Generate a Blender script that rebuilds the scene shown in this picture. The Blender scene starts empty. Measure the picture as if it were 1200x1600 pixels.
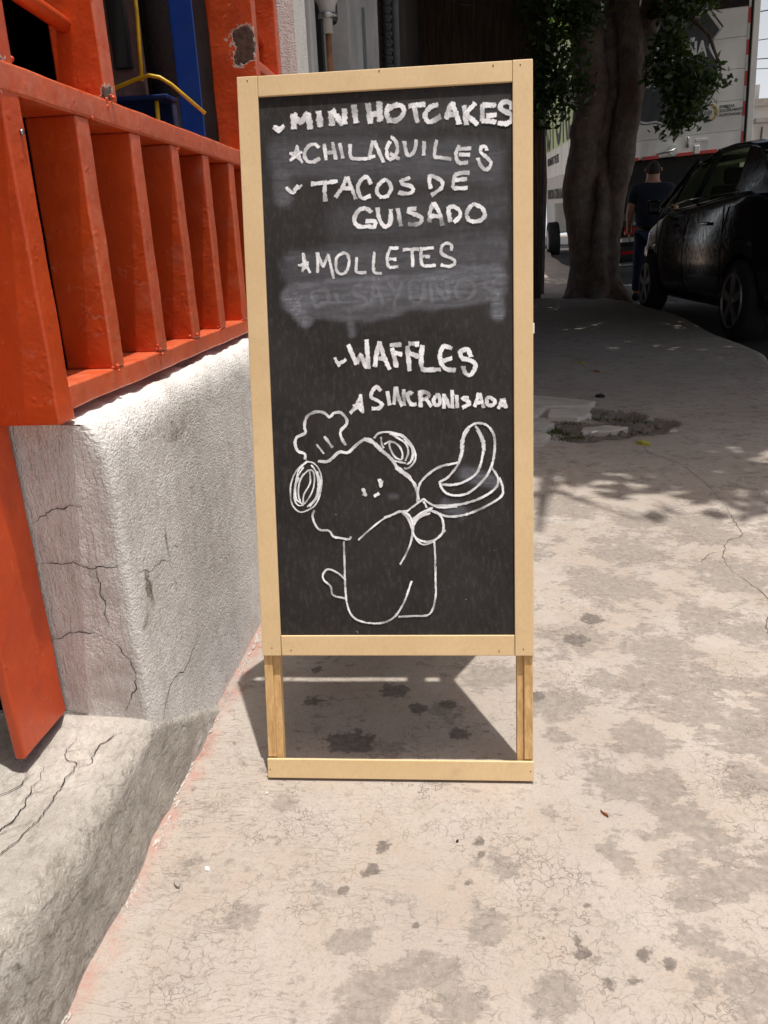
import bpy, bmesh, math, random, json
import numpy as np
from mathutils import Vector, Matrix, noise
R = math.radians
random.seed(7)
rng = np.random.default_rng(11)
scene = bpy.context.scene
col = scene.collection

# ------------------------------------------------------------------ camera, sky, sun, exposure
cd = bpy.data.cameras.new("camera")
cam = bpy.data.objects.new("camera", cd)
col.objects.link(cam)
cd.sensor_fit = 'VERTICAL'
cd.sensor_height = 24.0
cd.lens = 24.0 * 1220.0 / 1600.0
cd.clip_start, cd.clip_end = 0.02, 2000
_f = Vector((130, -430, 1220)).normalized()
_d = Vector((1, -.0436, 0))
_z = -(_f.cross(_d)).normalized()
if _z.y > 0: _z = -_z
_x = _f.cross(_z)
# image axes (right, down, forward) written in world coordinates
cr = Vector((_x[0], _f[0], _z[0])); cdn = Vector((_x[1], _f[1], _z[1])); cf = Vector((_x[2], _f[2], _z[2]))
cam.matrix_world = Matrix(((cr.x, -cdn.x, -cf.x, 0), (cr.y, -cdn.y, -cf.y, 0), (cr.z, -cdn.z, -cf.z, .86), (0, 0, 0, 1)))
scene.camera = cam

sun_dir = Vector((.123, -.062, 1)).normalized()
elev = math.asin(sun_dir.z)
world = bpy.data.worlds.new("World"); scene.world = world; world.use_nodes = True
wn = world.node_tree.nodes; wl = world.node_tree.links
sky = wn.new('ShaderNodeTexSky'); sky.sky_type = 'NISHITA'; sky.sun_disc = False
sky.sun_elevation = elev
sky.sun_rotation = math.atan2(sun_dir.x, sun_dir.y)
sky.air_density = 1.0; sky.dust_density = 7.0; sky.ozone_density = 1.0
wn['Background'].inputs['Strength'].default_value = .105
wtc = wn.new('ShaderNodeTexCoord'); wsp = wn.new('ShaderNodeSeparateXYZ'); wl.new(wtc.outputs['Generated'], wsp.inputs[0])
wmr = wn.new('ShaderNodeMapRange'); wmr.interpolation_type = 'SMOOTHSTEP'      # pale haze low in the sky, the same all round
wmr.inputs['From Min'].default_value = .55; wmr.inputs['From Max'].default_value = 0; wl.new(wsp.outputs[2], wmr.inputs['Value'])
wmx = wn.new('ShaderNodeMix'); wmx.data_type = 'RGBA'; wl.new(wmr.outputs[0], wmx.inputs[0]); wl.new(sky.outputs[0], wmx.inputs[6]); wmx.inputs[7].default_value = (7.2, 7.4, 7.7, 1)
wl.new(wmx.outputs[2], wn['Background'].inputs['Color'])
sd = bpy.data.lights.new("sun", 'SUN'); sd.energy = 4.6; sd.angle = R(.55); sd.color = (1, .965, .915)
so = bpy.data.objects.new("sun", sd); col.objects.link(so)
so.rotation_euler = sun_dir.to_track_quat('Z', 'Y').to_euler(); so.location = (3, -3, 30)
scene.view_settings.view_transform = 'Standard'; scene.view_settings.look = 'None'
scene.view_settings.exposure = .06; scene.view_settings.gamma = 1
scene.view_settings.use_curve_mapping = False

# ------------------------------------------------------------------ helpers
def T(o, label=None, cat=None, group=None, kind=None):
    if label: o['label'] = label
    if cat: o['category'] = cat
    if group: o['group'] = group
    if kind: o['kind'] = kind
    return o
def empty(name, loc=(0, 0, 0), rot=(0, 0, 0)):
    o = bpy.data.objects.new(name, None); col.objects.link(o); o.location = loc; o.rotation_euler = rot
    o.empty_display_size = .1
    return o
class MB:
    def __init__(s): s.v = []; s.f = []; s.sm = False
    def add(s, vs, fs):
        n = len(s.v); s.v += [tuple(v) for v in vs]; s.f += [tuple(i + n for i in f) for f in fs]; return s
    def box(s, a, b):
        x0, x1 = sorted((a[0], b[0])); y0, y1 = sorted((a[1], b[1])); z0, z1 = sorted((a[2], b[2]))
        return s.add([(x0,y0,z0),(x1,y0,z0),(x1,y1,z0),(x0,y1,z0),(x0,y0,z1),(x1,y0,z1),(x1,y1,z1),(x0,y1,z1)],
            [(0,3,2,1),(4,5,6,7),(0,1,5,4),(1,2,6,5),(2,3,7,6),(3,0,4,7)])
    def prism(s, poly, axis, a, b):   # polygon of 2-D points extruded along an axis
        n = len(poly)
        def mk(p, q):
            return {'x': (q, p[0], p[1]), 'y': (p[0], q, p[1]), 'z': (p[0], p[1], q)}[axis]
        vs = [mk(p, a) for p in poly] + [mk(p, b) for p in poly]
        fs = [tuple(range(n))[::-1], tuple(range(n, 2 * n))] + [(i, (i + 1) % n, n + (i + 1) % n, n + i) for i in range(n)]
        return s.add(vs, fs)
    def tube(s, pts, rad, n=10, cap=True):
        pts = [Vector(p) for p in pts]
        if not hasattr(rad, '__len__'): rad = [rad] * len(pts)
        base = len(s.v); ref = None
        for i, p in enumerate(pts):
            t = (pts[min(i + 1, len(pts) - 1)] - pts[max(i - 1, 0)]).normalized()
            if ref is None:
                ref = t.cross(Vector((0, 0, 1))) if abs(t.z) < .9 else t.cross(Vector((1, 0, 0)))
            ref = (ref - t * ref.dot(t)).normalized(); b2 = t.cross(ref)
            for k in range(n):
                a = 2 * math.pi * k / n
                s.v.append(tuple(p + (ref * math.cos(a) + b2 * math.sin(a)) * rad[i]))
        for i in range(len(pts) - 1):
            for k in range(n):
                a = base + i * n + k; b = base + i * n + (k + 1) % n
                s.f.append((a, b, b + n, a + n))
        if cap:
            s.f.append(tuple(base + k for k in range(n))[::-1]); m = base + (len(pts) - 1) * n
            s.f.append(tuple(m + k for k in range(n)))
        return s
    def build(s, name, m, parent=None, smooth=False, bevel=0, seg=2):
        me = bpy.data.meshes.new(name); me.from_pydata(s.v, [], s.f); me.update()
        bm = bmesh.new(); bm.from_mesh(me); bmesh.ops.recalc_face_normals(bm, faces=bm.faces)
        bm.to_mesh(me); bm.free()
        if m: me.materials.append(m)
        o = bpy.data.objects.new(name, me); col.objects.link(o)
        if parent: o.parent = parent
        if smooth: me.shade_smooth()
        if bevel:
            md = o.modifiers.new('bevel', 'BEVEL'); md.width = bevel; md.segments = seg; md.limit_method = 'ANGLE'; md.angle_limit = R(40)
        return o
def box(name, a, b, m, parent=None, bevel=0): return MB().box(a, b).build(name, m, parent, bevel=bevel)
def bake(o, voxel=None):
    dg = bpy.context.evaluated_depsgraph_get()
    me = bpy.data.meshes.new_from_object(o.evaluated_get(dg)); o.modifiers.clear(); old = o.data; o.data = me
    bpy.data.meshes.remove(old); me.name = o.name
    return o

# ------------------------------------------------------------------ materials
class NT:
    def __init__(s, name):
        s.m = bpy.data.materials.new(name); s.m.use_nodes = True; s.t = s.m.node_tree
        s.b = s.t.nodes['Principled BSDF']; s.out = s.t.nodes['Material Output']
        s.tc = s.t.nodes.new('ShaderNodeTexCoord'); s.co = s.tc.outputs['Object']
    def n(s, ty, **kw):
        nd = s.t.nodes.new(ty)
        for k, v in kw.items(): setattr(nd, k, v)
        return nd
    def link(s, a, b): s.t.links.new(a, b)
    def mapping(s, sc=(1, 1, 1), co=None, loc=(0, 0, 0)):
        nd = s.n('ShaderNodeMapping'); nd.inputs['Scale'].default_value = sc; nd.inputs['Location'].default_value = loc
        s.link(co or s.co, nd.inputs[0]); return nd.outputs[0]
    def noise(s, scale, detail=4, rough=.6, co=None, dist=0, col=False):
        nd = s.n('ShaderNodeTexNoise'); nd.inputs['Scale'].default_value = scale; nd.inputs['Detail'].default_value = detail
        nd.inputs['Roughness'].default_value = rough; nd.inputs['Distortion'].default_value = dist
        s.link(co or s.co, nd.inputs['Vector']); return nd.outputs['Color' if col else 'Fac']
    def vor(s, scale, feat='DISTANCE_TO_EDGE', co=None):
        nd = s.n('ShaderNodeTexVoronoi'); nd.feature = feat; nd.inputs['Scale'].default_value = scale
        s.link(co or s.co, nd.inputs['Vector']); return nd.outputs['Distance']
    def ramp(s, fac, a, b, ca=0, cb=1, interp='LINEAR'):
        nd = s.n('ShaderNodeMapRange'); nd.interpolation_type = 'SMOOTHSTEP' if interp == 'S' else 'LINEAR'
        nd.inputs['From Min'].default_value = a; nd.inputs['From Max'].default_value = b
        nd.inputs['To Min'].default_value = ca; nd.inputs['To Max'].default_value = cb
        s.link(fac, nd.inputs['Value']); return nd.outputs['Result']
    def mix(s, fac, a, b, mode='MIX'):
        nd = s.n('ShaderNodeMix'); nd.data_type = 'RGBA'; nd.blend_type = mode
        if isinstance(fac, (int, float)): nd.inputs[0].default_value = fac
        else: s.link(fac, nd.inputs[0])
        for i, c in ((6, a), (7, b)):
            if isinstance(c, tuple): nd.inputs[i].default_value = (*c[:3], 1)
            else: s.link(c, nd.inputs[i])
        return nd.outputs[2]
    def math(s, op, a, b=0, clamp=False):
        nd = s.n('ShaderNodeMath'); nd.operation = op; nd.use_clamp = clamp
        for i, c in ((0, a), (1, b)):
            if isinstance(c, (int, float)): nd.inputs[i].default_value = c
            else: s.link(c, nd.inputs[i])
        return nd.outputs[0]
    def attr(s, name):
        nd = s.n('ShaderNodeAttribute'); nd.attribute_name = name; return nd.outputs['Fac']
    def bump(s, h, strength, dist, prev=None):
        nd = s.n('ShaderNodeBump'); nd.inputs['Strength'].default_value = strength; nd.inputs['Distance'].default_value = dist
        s.link(h, nd.inputs['Height'])
        if prev: s.link(prev, nd.inputs['Normal'])
        return nd.outputs[0]
    def sep(s, co=None):
        nd = s.n('ShaderNodeSeparateXYZ'); s.link(co or s.co, nd.inputs[0]); return nd.outputs
    def warp(s, amt, scale, co=None):   # coordinates pushed about by noise
        c = co or s.co
        nd = s.n('ShaderNodeVectorMath'); nd.operation = 'MULTIPLY_ADD'
        s.link(s.noise(scale, 3, .6, c, col=True), nd.inputs[0]); nd.inputs[1].default_value = (amt,) * 3; s.link(c, nd.inputs[2])
        return nd.outputs[0]
    def fin(s, color=None, rough=None, normal=None, metal=None, spec=None):
        b = s.b
        for key, v in (('Base Color', color), ('Roughness', rough), ('Metallic', metal), ('Specular IOR Level', spec)):
            if v is None: continue
            if isinstance(v, tuple): b.inputs[key].default_value = (*v[:3], 1)
            elif isinstance(v, (int, float)): b.inputs[key].default_value = v
            else: s.link(v, b.inputs[key])
        if normal: s.link(normal, b.inputs['Normal'])
        return s.m

def plain(name, c, rough=.6, metal=0, var=.25, scale=8, bump=.15, bscale=60, bd=.002, spec=.4):
    s = NT(name)
    dk = tuple(x * (1 - var) for x in c); lt = tuple(min(1, x * (1 + var * .6)) for x in c)
    k = s.mix(s.ramp(s.noise(scale, 5, .65), .3, .7), dk, lt)
    nrm = s.bump(s.noise(bscale, 4, .6), bump, bd) if bump else None
    return s.fin(k, s.ramp(s.noise(scale * 3, 3), .3, .7, max(.02, rough - .08), min(1, rough + .08)), nrm, metal, spec)

def m_pavement():
    s = NT('worn_concrete_screed')
    w = s.warp(.05, 9)
    big = s.noise(2.2, 6, .68, s.warp(.25, 2.5))
    fine = s.noise(26, 6, .7, w)
    tint = s.noise(150, 3, .6)
    base = s.mix(s.ramp(big, .35, .66), (.340, .303, .268), (.435, .390, .346))
    base = s.mix(s.ramp(s.noise(7, 6, .7, w), .42, .62, 0, .5), base, (.35, .28, .22))
    base = s.mix(s.ramp(tint, .35, .7, 0, .35), base, (.33, .27, .22))
    pm = s.math('ADD', s.attr('patch'), s.ramp(s.noise(11, 7, .68, s.warp(.06, 6, s.mapping((.8, 1.3, 1)))), .25, .75, -.46, .46))
    pm = s.math('ADD', pm, s.ramp(fine, .3, .7, -.42, .42)); pm = s.math('ADD', pm, s.ramp(s.noise(70, 4, .7, s.mapping((.6, 1.6, 1))), .3, .7, -.2, .2))
    pm = s.math('MULTIPLY', s.ramp(pm, .44, .64), s.ramp(s.noise(85, 5, .75), .36, .54, .55, 1))
    grey = s.mix(s.ramp(s.noise(60, 5, .7), .35, .65), (.155, .136, .118), (.26, .23, .20))
    k = s.mix(s.math('MULTIPLY', pm, .74), base, grey)
    sp3 = s.ramp(s.noise(58, 6, .78, s.warp(.03, 30)), .54, .64, 0, .75); k = s.mix(s.math('MULTIPLY', sp3, s.ramp(s.noise(3.7, 4, .6), .42, .58)), k, (.25, .205, .17))
    dm = s.math('ADD', s.attr('stain'), s.ramp(s.noise(48, 6, .75), .3, .7, -.42, .42)); dm = s.ramp(dm, .40, .60, 0, .85)
    k = s.mix(dm, k, s.mix(s.ramp(s.noise(90, 4, .7), .35, .65), (.075, .063, .057), (.17, .145, .125)))
    # small dark spots
    sp = s.vor(21, 'F1', s.warp(.05, 20)); spm = s.math('MULTIPLY', s.ramp(sp, .15, .07), s.ramp(s.noise(3.1, 2), .52, .58))
    k = s.mix(s.math('MULTIPLY', spm, .6), k, (.13, .11, .10))
    sp2 = s.vor(70, 'F1', s.warp(.03, 50)); k = s.mix(s.math('MULTIPLY', s.math('MULTIPLY', s.ramp(sp2, .16, .08), s.ramp(s.noise(9, 2), .5, .6)), .6), k, (.14, .115, .1))
    # crackle: two nets of hairlines, each only in places
    c1 = s.vor(17, co=s.warp(.11, 16)); c1 = s.math('MULTIPLY', s.ramp(c1, .016, .002), s.ramp(s.noise(6.3, 4, .7), .52, .66))
    c2 = s.vor(42, co=s.warp(.07, 26)); c2 = s.math('MULTIPLY', s.ramp(c2, .034, .006), s.ramp(s.noise(7.6, 4, .7, s.mapping((1, 1, 1), loc=(7, 3, 1))), .5, .62))
    ws = s.mapping((1.6, 9, 1), s.warp(.09, 3.2)); xs = s.sep()
    c3 = s.noise(5.2, 3, .55, ws); c3 = s.math('ABSOLUTE', s.math('SUBTRACT', s.math('FRACT', s.math('MULTIPLY', c3, 7)), .5))
    c3 = s.math('MULTIPLY', s.ramp(c3, .05, .0), s.ramp(s.noise(6, 3), .42, .58)); c3 = s.math('MULTIPLY', c3, s.ramp(xs[0], .15, -.35))
    cr = s.math('MAXIMUM', s.math('MAXIMUM', c1, s.math('MULTIPLY', c2, .75)), s.math('MULTIPLY', c3, .8))
    k = s.mix(s.math('MULTIPLY', cr, .72), k, (.14, .11, .09))
    k = s.mix(s.ramp(s.noise(320, 2, .5), .5, .72, 0, .35), k, (.20, .165, .14))
    # traces of red paint along the foot of the wall
    rx = s.math('ADD', xs[0], s.ramp(s.noise(14, 5, .7), .3, .7, -.016, .016))
    rm = s.math('MULTIPLY', s.ramp(rx, -.455, -.485), s.ramp(s.noise(30, 4, .7), .38, .6, .05, .6))
    k = s.mix(rm, k, (.40, .15, .12))
    # further pavement darkened: part grime, part tree shade painted into the colour
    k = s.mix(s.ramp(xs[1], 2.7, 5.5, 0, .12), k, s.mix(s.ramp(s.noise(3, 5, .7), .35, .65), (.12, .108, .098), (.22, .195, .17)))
    h = s.math('SUBTRACT', s.math('MULTIPLY', s.noise(120, 5, .65), .5), s.math('MULTIPLY', cr, 1.4))
    h = s.math('SUBTRACT', h, s.math('MULTIPLY', pm, .5)); h = s.math('ADD', h, s.math('MULTIPLY', fine, .6))
    return s.fin(k, s.ramp(fine, .3, .7, .75, .95), s.bump(h, .55, .0022), spec=.25)

def m_plaster(name, c1, c2, dirt=.5, comb=True, coarse=0):
    s = NT(name); w = s.warp(.04, 12)
    k = s.mix(s.ramp(s.noise(5, 6, .7, w), .35, .65), c1, c2)
    streak = s.noise(9, 5, .7, s.mapping((5, 5, .7)))
    k = s.mix(s.ramp(streak, .5, .72, 0, dirt), k, (.26, .21, .165))
    at = s.attr('dirt'); dd = s.math('ADD', at, s.ramp(s.noise(24, 6, .72), .3, .7, -.35, .35))
    k = s.mix(s.ramp(dd, .4, .75, 0, .75), k, (.20, .155, .115))
    k = s.mix(s.ramp(s.noise(90, 4, .7), .5, .75, 0, .35), k, (.30, .25, .20))
    h = s.noise(75, 6, .7)
    if comb:
        h = s.math('ADD', s.math('MULTIPLY', s.noise(130, 3, .6), .55), s.math('MULTIPLY', s.noise(270, 2, .5), .5))
        h2 = s.noise(34, 4, .75, s.mapping((3.4, 3.4, .22), s.warp(.02, 20)))
        h = s.math('ADD', h, s.math('MULTIPLY', s.math('MULTIPLY', h2, s.attr('comb')), 1.5))
    pit = s.ramp(s.vor(38, 'F1', w), .0, .2); h = s.math('ADD', h, s.math('MULTIPLY', pit, .3)); h = s.math('ADD', h, s.math('MULTIPLY', s.noise(230, 4, .7), .35))
    if coarse:
        cw = s.mapping((2.2, .8, 2.2), s.warp(.05, 18)); ch = s.noise(42, 7, .78, cw); cv = s.ramp(s.vor(30, 'F1', cw), .05, .35)
        low = s.ramp(s.sep()[2], .165, .13)
        near = s.ramp(s.sep()[1], 1.0, .62, .45, 1)
        k = s.mix(s.math('MULTIPLY', s.math('MULTIPLY', s.ramp(ch, .50, .62, 0, .8), s.math('ADD', low, .3, True)), near), k, (.15, .125, .10))
        k = s.mix(s.math('MULTIPLY', s.ramp(s.noise(6, 5, .7), .45, .65, 0, .55), near), k, (.34, .30, .25))
        k = s.mix(s.math('MULTIPLY', s.ramp(ch, .42, .34, 0, .6), low), k, (.62, .57, .51))
        h = s.math('ADD', h, s.math('MULTIPLY', s.math('MULTIPLY', ch, s.math('ADD', low, .25)), 1.5)); h = s.math('ADD', h, s.math('MULTIPLY', cv, s.math('MULTIPLY', low, .6)))
    return s.fin(k, .85, s.bump(h, .9, .006), spec=.25)

def m_orange():
    s = NT('orange_gate_paint'); w = s.warp(.03, 25)
    k = s.mix(s.ramp(s.noise(7, 5, .65), .3, .7), (.50, .055, .010), (.64, .082, .013))
    k = s.mix(s.ramp(s.noise(22, 6, .75, s.mapping((1, 1, .35))), .52, .75, 0, .5), k, (.30, .034, .012))
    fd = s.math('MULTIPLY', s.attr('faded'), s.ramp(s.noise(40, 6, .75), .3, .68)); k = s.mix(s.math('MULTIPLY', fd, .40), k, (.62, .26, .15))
    # chalky faded marks and scratches
    k = s.mix(s.ramp(s.noise(55, 6, .8, w), .60, .72, 0, .55), k, (.62, .27, .15))
    sc = s.vor(26, co=s.warp(.12, 9)); sc = s.math('MULTIPLY', s.ramp(sc, .02, .003), s.ramp(s.noise(8, 3), .56, .64))
    k = s.mix(s.math('MULTIPLY', sc, .3), k, (.62, .42, .34))
    rust = s.math('ADD', s.attr('rust'), s.ramp(s.noise(38, 5, .7), .3, .7, -.3, .3))
    rm = s.ramp(rust, .45, .5); edge = s.math('SUBTRACT', s.ramp(rust, .36, .42), rm, True)
    k = s.mix(edge, k, (.55, .45, .38)); k = s.mix(rm, k, s.mix(s.ramp(s.noise(70, 5, .7), .3, .7), (.055, .03, .022), (.15, .085, .06)))
    h = s.math('ADD', s.noise(20, 4, .6), s.math('MULTIPLY', s.ramp(s.vor(45, 'F1', w), .25, .0), .25))
    return s.fin(k, s.ramp(s.noise(30, 4), .3, .7, .28, .5), s.bump(s.math('SUBTRACT', h, rm), .5, .004), spec=.45)

def m_chalk(name, c, grain, lo=.0):
    s = NT(name)
    a = s.attr('edge')
    g = s.noise(420, 3, .75); g2 = s.noise(150, 3, .7)
    v = s.math('ADD', s.math('MULTIPLY', a, 1.5), s.ramp(g, .3, .7, -grain, grain)); v = s.math('ADD', v, s.ramp(g2, .3, .7, -.38, .4))
    al = s.math('ADD', s.ramp(v, .35, .95), lo, True)
    al = s.math('MULTIPLY', al, s.attr('dens'))
    tr = s.n('ShaderNodeBsdfTransparent'); mx = s.n('ShaderNodeMixShader')
    s.link(al, mx.inputs[0]); s.link(tr.outputs[0], mx.inputs[1]); s.link(s.b.outputs[0], mx.inputs[2]); s.link(mx.outputs[0], s.out.inputs[0])
    return s.fin(c, .95, None, spec=.1)

def m_board():
    s = NT('blackboard_paint')
    k = s.mix(s.ramp(s.noise(9, 5, .65), .35, .65), (.019, .0165, .0155), (.030, .0265, .025))
    k = s.mix(s.ramp(s.noise(160, 5, .7, s.mapping((1, 1, .35))), .5, .8, 0, .4), k, (.11, .10, .096))
    d = s.vor(60, 'F1', s.warp(.05, 30)); k = s.mix(s.math('MULTIPLY', s.ramp(d, .06, .03), s.ramp(s.noise(25, 2), .55, .6)), k, (.3, .29, .28))
    return s.fin(k, .72, s.bump(s.noise(300, 3, .6), .25, .0006), spec=.25)

def m_mdf():
    s = NT('pale_mdf_board')
    k = s.mix(s.ramp(s.noise(6, 4, .6), .3, .7), (.66, .47, .25), (.76, .56, .315))
    k = s.mix(s.ramp(s.noise(220, 4, .7, s.mapping((1, 1, .5))), .4, .8, 0, .35), k, (.54, .37, .20))
    k = s.mix(s.ramp(s.noise(17, 5, .75), .58, .74, 0, .5), k, (.52, .37, .22))
    return s.fin(k, .6, s.bump(s.noise(380, 3, .6), .2, .0006), spec=.35)

def m_pine():
    s = NT('pine_leg_wood')
    g = s.noise(14, 4, .6, s.mapping((9, 9, .5)), dist=.6)
    k = s.mix(s.ramp(g, .35, .65), (.50, .30, .12), (.70, .46, .21))
    k = s.mix(s.ramp(s.noise(120, 3, .6, s.mapping((3, 3, .12))), .5, .7, 0, .5), k, (.38, .21, .08))
    return s.fin(k, .55, s.bump(g, .3, .001), spec=.35)

def m_bark():
    s = NT('ficus_bark'); w = s.warp(.2, 3)
    k = s.mix(s.ramp(s.noise(5, 6, .7, w), .35, .65), (.095, .070, .057), (.20, .158, .13))
    k = s.mix(s.ramp(s.noise(2.2, 3), .5, .7, 0, .6), k, (.20, .105, .08))
    k = s.mix(s.ramp(s.noise(30, 5, .7, s.mapping((1, 1, .5))), .55, .75, 0, .6), k, (.04, .03, .025))
    h = s.math('ADD', s.noise(22, 6, .7, s.mapping((1, 1, .45))), s.math('MULTIPLY', s.noise(6, 4), 1.2))
    return s.fin(k, .9, s.bump(h, .8, .03), spec=.2)

def m_leaf(name, a, b):
    s = NT(name)
    geo = s.n('ShaderNodeNewGeometry')
    k = s.mix(geo.outputs['Random Per Island'], a, b)
    s.fin(k, .42, None, spec=.4)
    tl = s.n('ShaderNodeBsdfTranslucent'); s.link(s.mix(.6, k, (.18, .26, .03)), tl.inputs[0])
    mx = s.n('ShaderNodeMixShader'); mx.inputs[0].default_value = .22
    s.link(s.b.outputs[0], mx.inputs[1]); s.link(tl.outputs[0], mx.inputs[2]); s.link(mx.outputs[0], s.out.inputs[0])
    return s.m

def m_wood_dark():
    s = NT('dark_weathered_planks')
    g = s.noise(5, 5, .65, s.mapping((12, 12, .5)), dist=.8)
    k = s.mix(s.ramp(g, .35, .65), (.05, .034, .026), (.15, .10, .075))
    return s.fin(k, .8, s.bump(g, .5, .004), spec=.25)

def m_glass(name, tint=(.85, .95, .88), a=.35):
    s = NT(name)
    tr = s.n('ShaderNodeBsdfTransparent'); tr.inputs[0].default_value = (*tint, 1)
    s.fin((.01, .012, .012), .03, None, spec=.6)
    mx = s.n('ShaderNodeMixShader'); mx.inputs[0].default_value = a
    s.link(tr.outputs[0], mx.inputs[1]); s.link(s.b.outputs[0], mx.inputs[2]); s.link(mx.outputs[0], s.out.inputs[0])
    return s.m

M = dict(
    pave=m_pavement(), asphalt=plain('asphalt', (.055, .052, .05), .9, bump=.6, bscale=90, bd=.006, scale=3, var=.35),
    earth=plain('dry_ground', (.22, .18, .14), .95, scale=.3),
    wall=m_plaster('white_rough_plaster', (.66, .63, .595), (.78, .755, .72), .30),
    ledge=m_plaster('grey_cement_ledge', (.43, .395, .35), (.62, .575, .515), .35, coarse=1),
    slab=plain('broken_concrete', (.34, .30, .26), .92, scale=9, var=.35, bump=.7, bscale=45, bd=.006),
    slablight=plain('pale_slab_concrete', (.50, .455, .405), .92, scale=7, var=.3, bump=.7, bscale=45, bd=.006),
    slabcrack=plain('brown_hairline_crack', (.10, .082, .068), .98, bump=0), rubble=plain('dirty_rubble', (.17, .145, .12), .95, scale=14, var=.5),
    crack=plain('dirt_filled_crack', (.030, .024, .020), .98, bump=.5),
    orange=m_orange(), board=m_board(), mdf=m_mdf(), pine=m_pine(),
    chalk=m_chalk('white_chalk', (.90, .90, .91), .8), ghost=m_chalk('faint_wiped_chalk', (.55, .56, .60), .5),
    steel=plain('zinc_steel', (.45, .45, .44), .4, 1, bump=0), nail=plain('rusty_nail_head', (.12, .07, .04), .7, bump=0),
    blue=plain('blue_enamel', (.005, .040, .25), .4, var=.4, scale=5), blued=plain('dark_blue_enamel', (.005, .02, .10), .45),
    yellow=plain('yellow_enamel', (.62, .40, .018), .4, var=.35, scale=14),
    meshm=plain('black_perforated_mesh', (.015, .015, .017), .5, bump=1, bscale=300, bd=.004),
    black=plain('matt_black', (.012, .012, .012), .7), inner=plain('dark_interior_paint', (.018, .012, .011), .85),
    poster=plain('faded_pink_print', (.20, .12, .11), .6, var=.5, scale=14),
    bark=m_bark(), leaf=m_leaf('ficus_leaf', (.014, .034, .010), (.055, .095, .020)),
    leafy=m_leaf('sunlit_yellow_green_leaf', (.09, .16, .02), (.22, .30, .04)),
    dark=m_wood_dark(), facade=plain('whitewashed_facade', (.46, .44, .42), .85, scale=2.4, var=.3, bump=.5, bscale=25, bd=.01),
    facdark=plain('dark_brown_facade', (.05, .04, .035), .85, scale=3),  # plain dark brown wall colour
    sheet=plain('painted_sheet_metal', (.50, .48, .46), .5, scale=3, var=.2, bump=.1),
    rustpipe=plain('rusty_painted_pipe', (.32, .14, .06), .7, var=.7, scale=16), conduit=plain('grey_pvc_conduit', (.16, .17, .18), .5),
    hose=plain('black_corrugated_hose', (.035, .035, .038), .45),
    paint=plain('black_car_paint', (.006, .006, .008), .12, bump=0, var=.1, spec=.6), rubber=plain('tyre_rubber', (.018, .018, .018), .85),
    rim=plain('alloy_rim', (.32, .31, .30), .35, .9, bump=0), chrome=plain('chrome_trim', (.6, .6, .6), .12, 1, bump=0, var=.05),
    glass=m_glass('tinted_car_glass', (.80, .90, .68), .10), seatm=plain('dark_seat_fabric', (.03, .03, .032), .9),
    green=plain('bright_green_cloth', (.02, .42, .05), .8, bump=0), redl=plain('red_lens', (.35, .01, .01), .2, bump=0),
    lamp=plain('clear_lamp_lens', (.55, .55, .52), .1, bump=0),
    twhite=plain('dusty_white_truck_paint', (.74, .73, .70), .45, scale=1.6, var=.14, bump=.05), tdark=plain('charcoal_emblem_print', (.036, .038, .046), .5, bump=0),
    tleaflight=plain('painted_leaf_light', (.50, .58, .30), .45, scale=1.2, var=.2, bump=0), tprint=plain('black_lettering_print', (.02, .02, .022), .5, bump=0), tred=plain('red_reflective_tape', (.55, .035, .03), .35, bump=0, var=.15, scale=9),
    ttape=plain('white_reflective_tape', (.62, .62, .60), .35, bump=0), gold=plain('gold_print', (.45, .32, .08), .5, bump=0),
    chassis=plain('truck_chassis_black', (.015, .014, .013), .75),
    skin=plain('skin', (.40, .20, .13), .6, var=.1, bump=0), navy=plain('navy_tshirt', (.010, .013, .026), .9, bump=.3, bscale=30, bd=.01),
    denim=plain('blue_denim', (.014, .024, .058), .9), hair=plain('short_dark_hair', (.035, .026, .022), .9, bump=.8, bscale=120, bd=.004),
    house=plain('white_house_wall', (.62, .60, .56), .85, scale=1), tile=plain('roof_edge_concrete', (.36, .32, .28), .9),
    white=plain('white_litter', (.8, .8, .78), .6, bump=0), leafdry=plain('dry_leaf', (.35, .11, .04), .7, bump=0), leafyel=plain('yellow_leaf', (.42, .38, .05), .6, bump=0),
    moss=plain('moss', (.06, .075, .02), .95, scale=30, bump=.8, bscale=150, bd=.01), cable=plain('cable_black', (.02, .02, .02), .6, bump=0),
)

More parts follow.
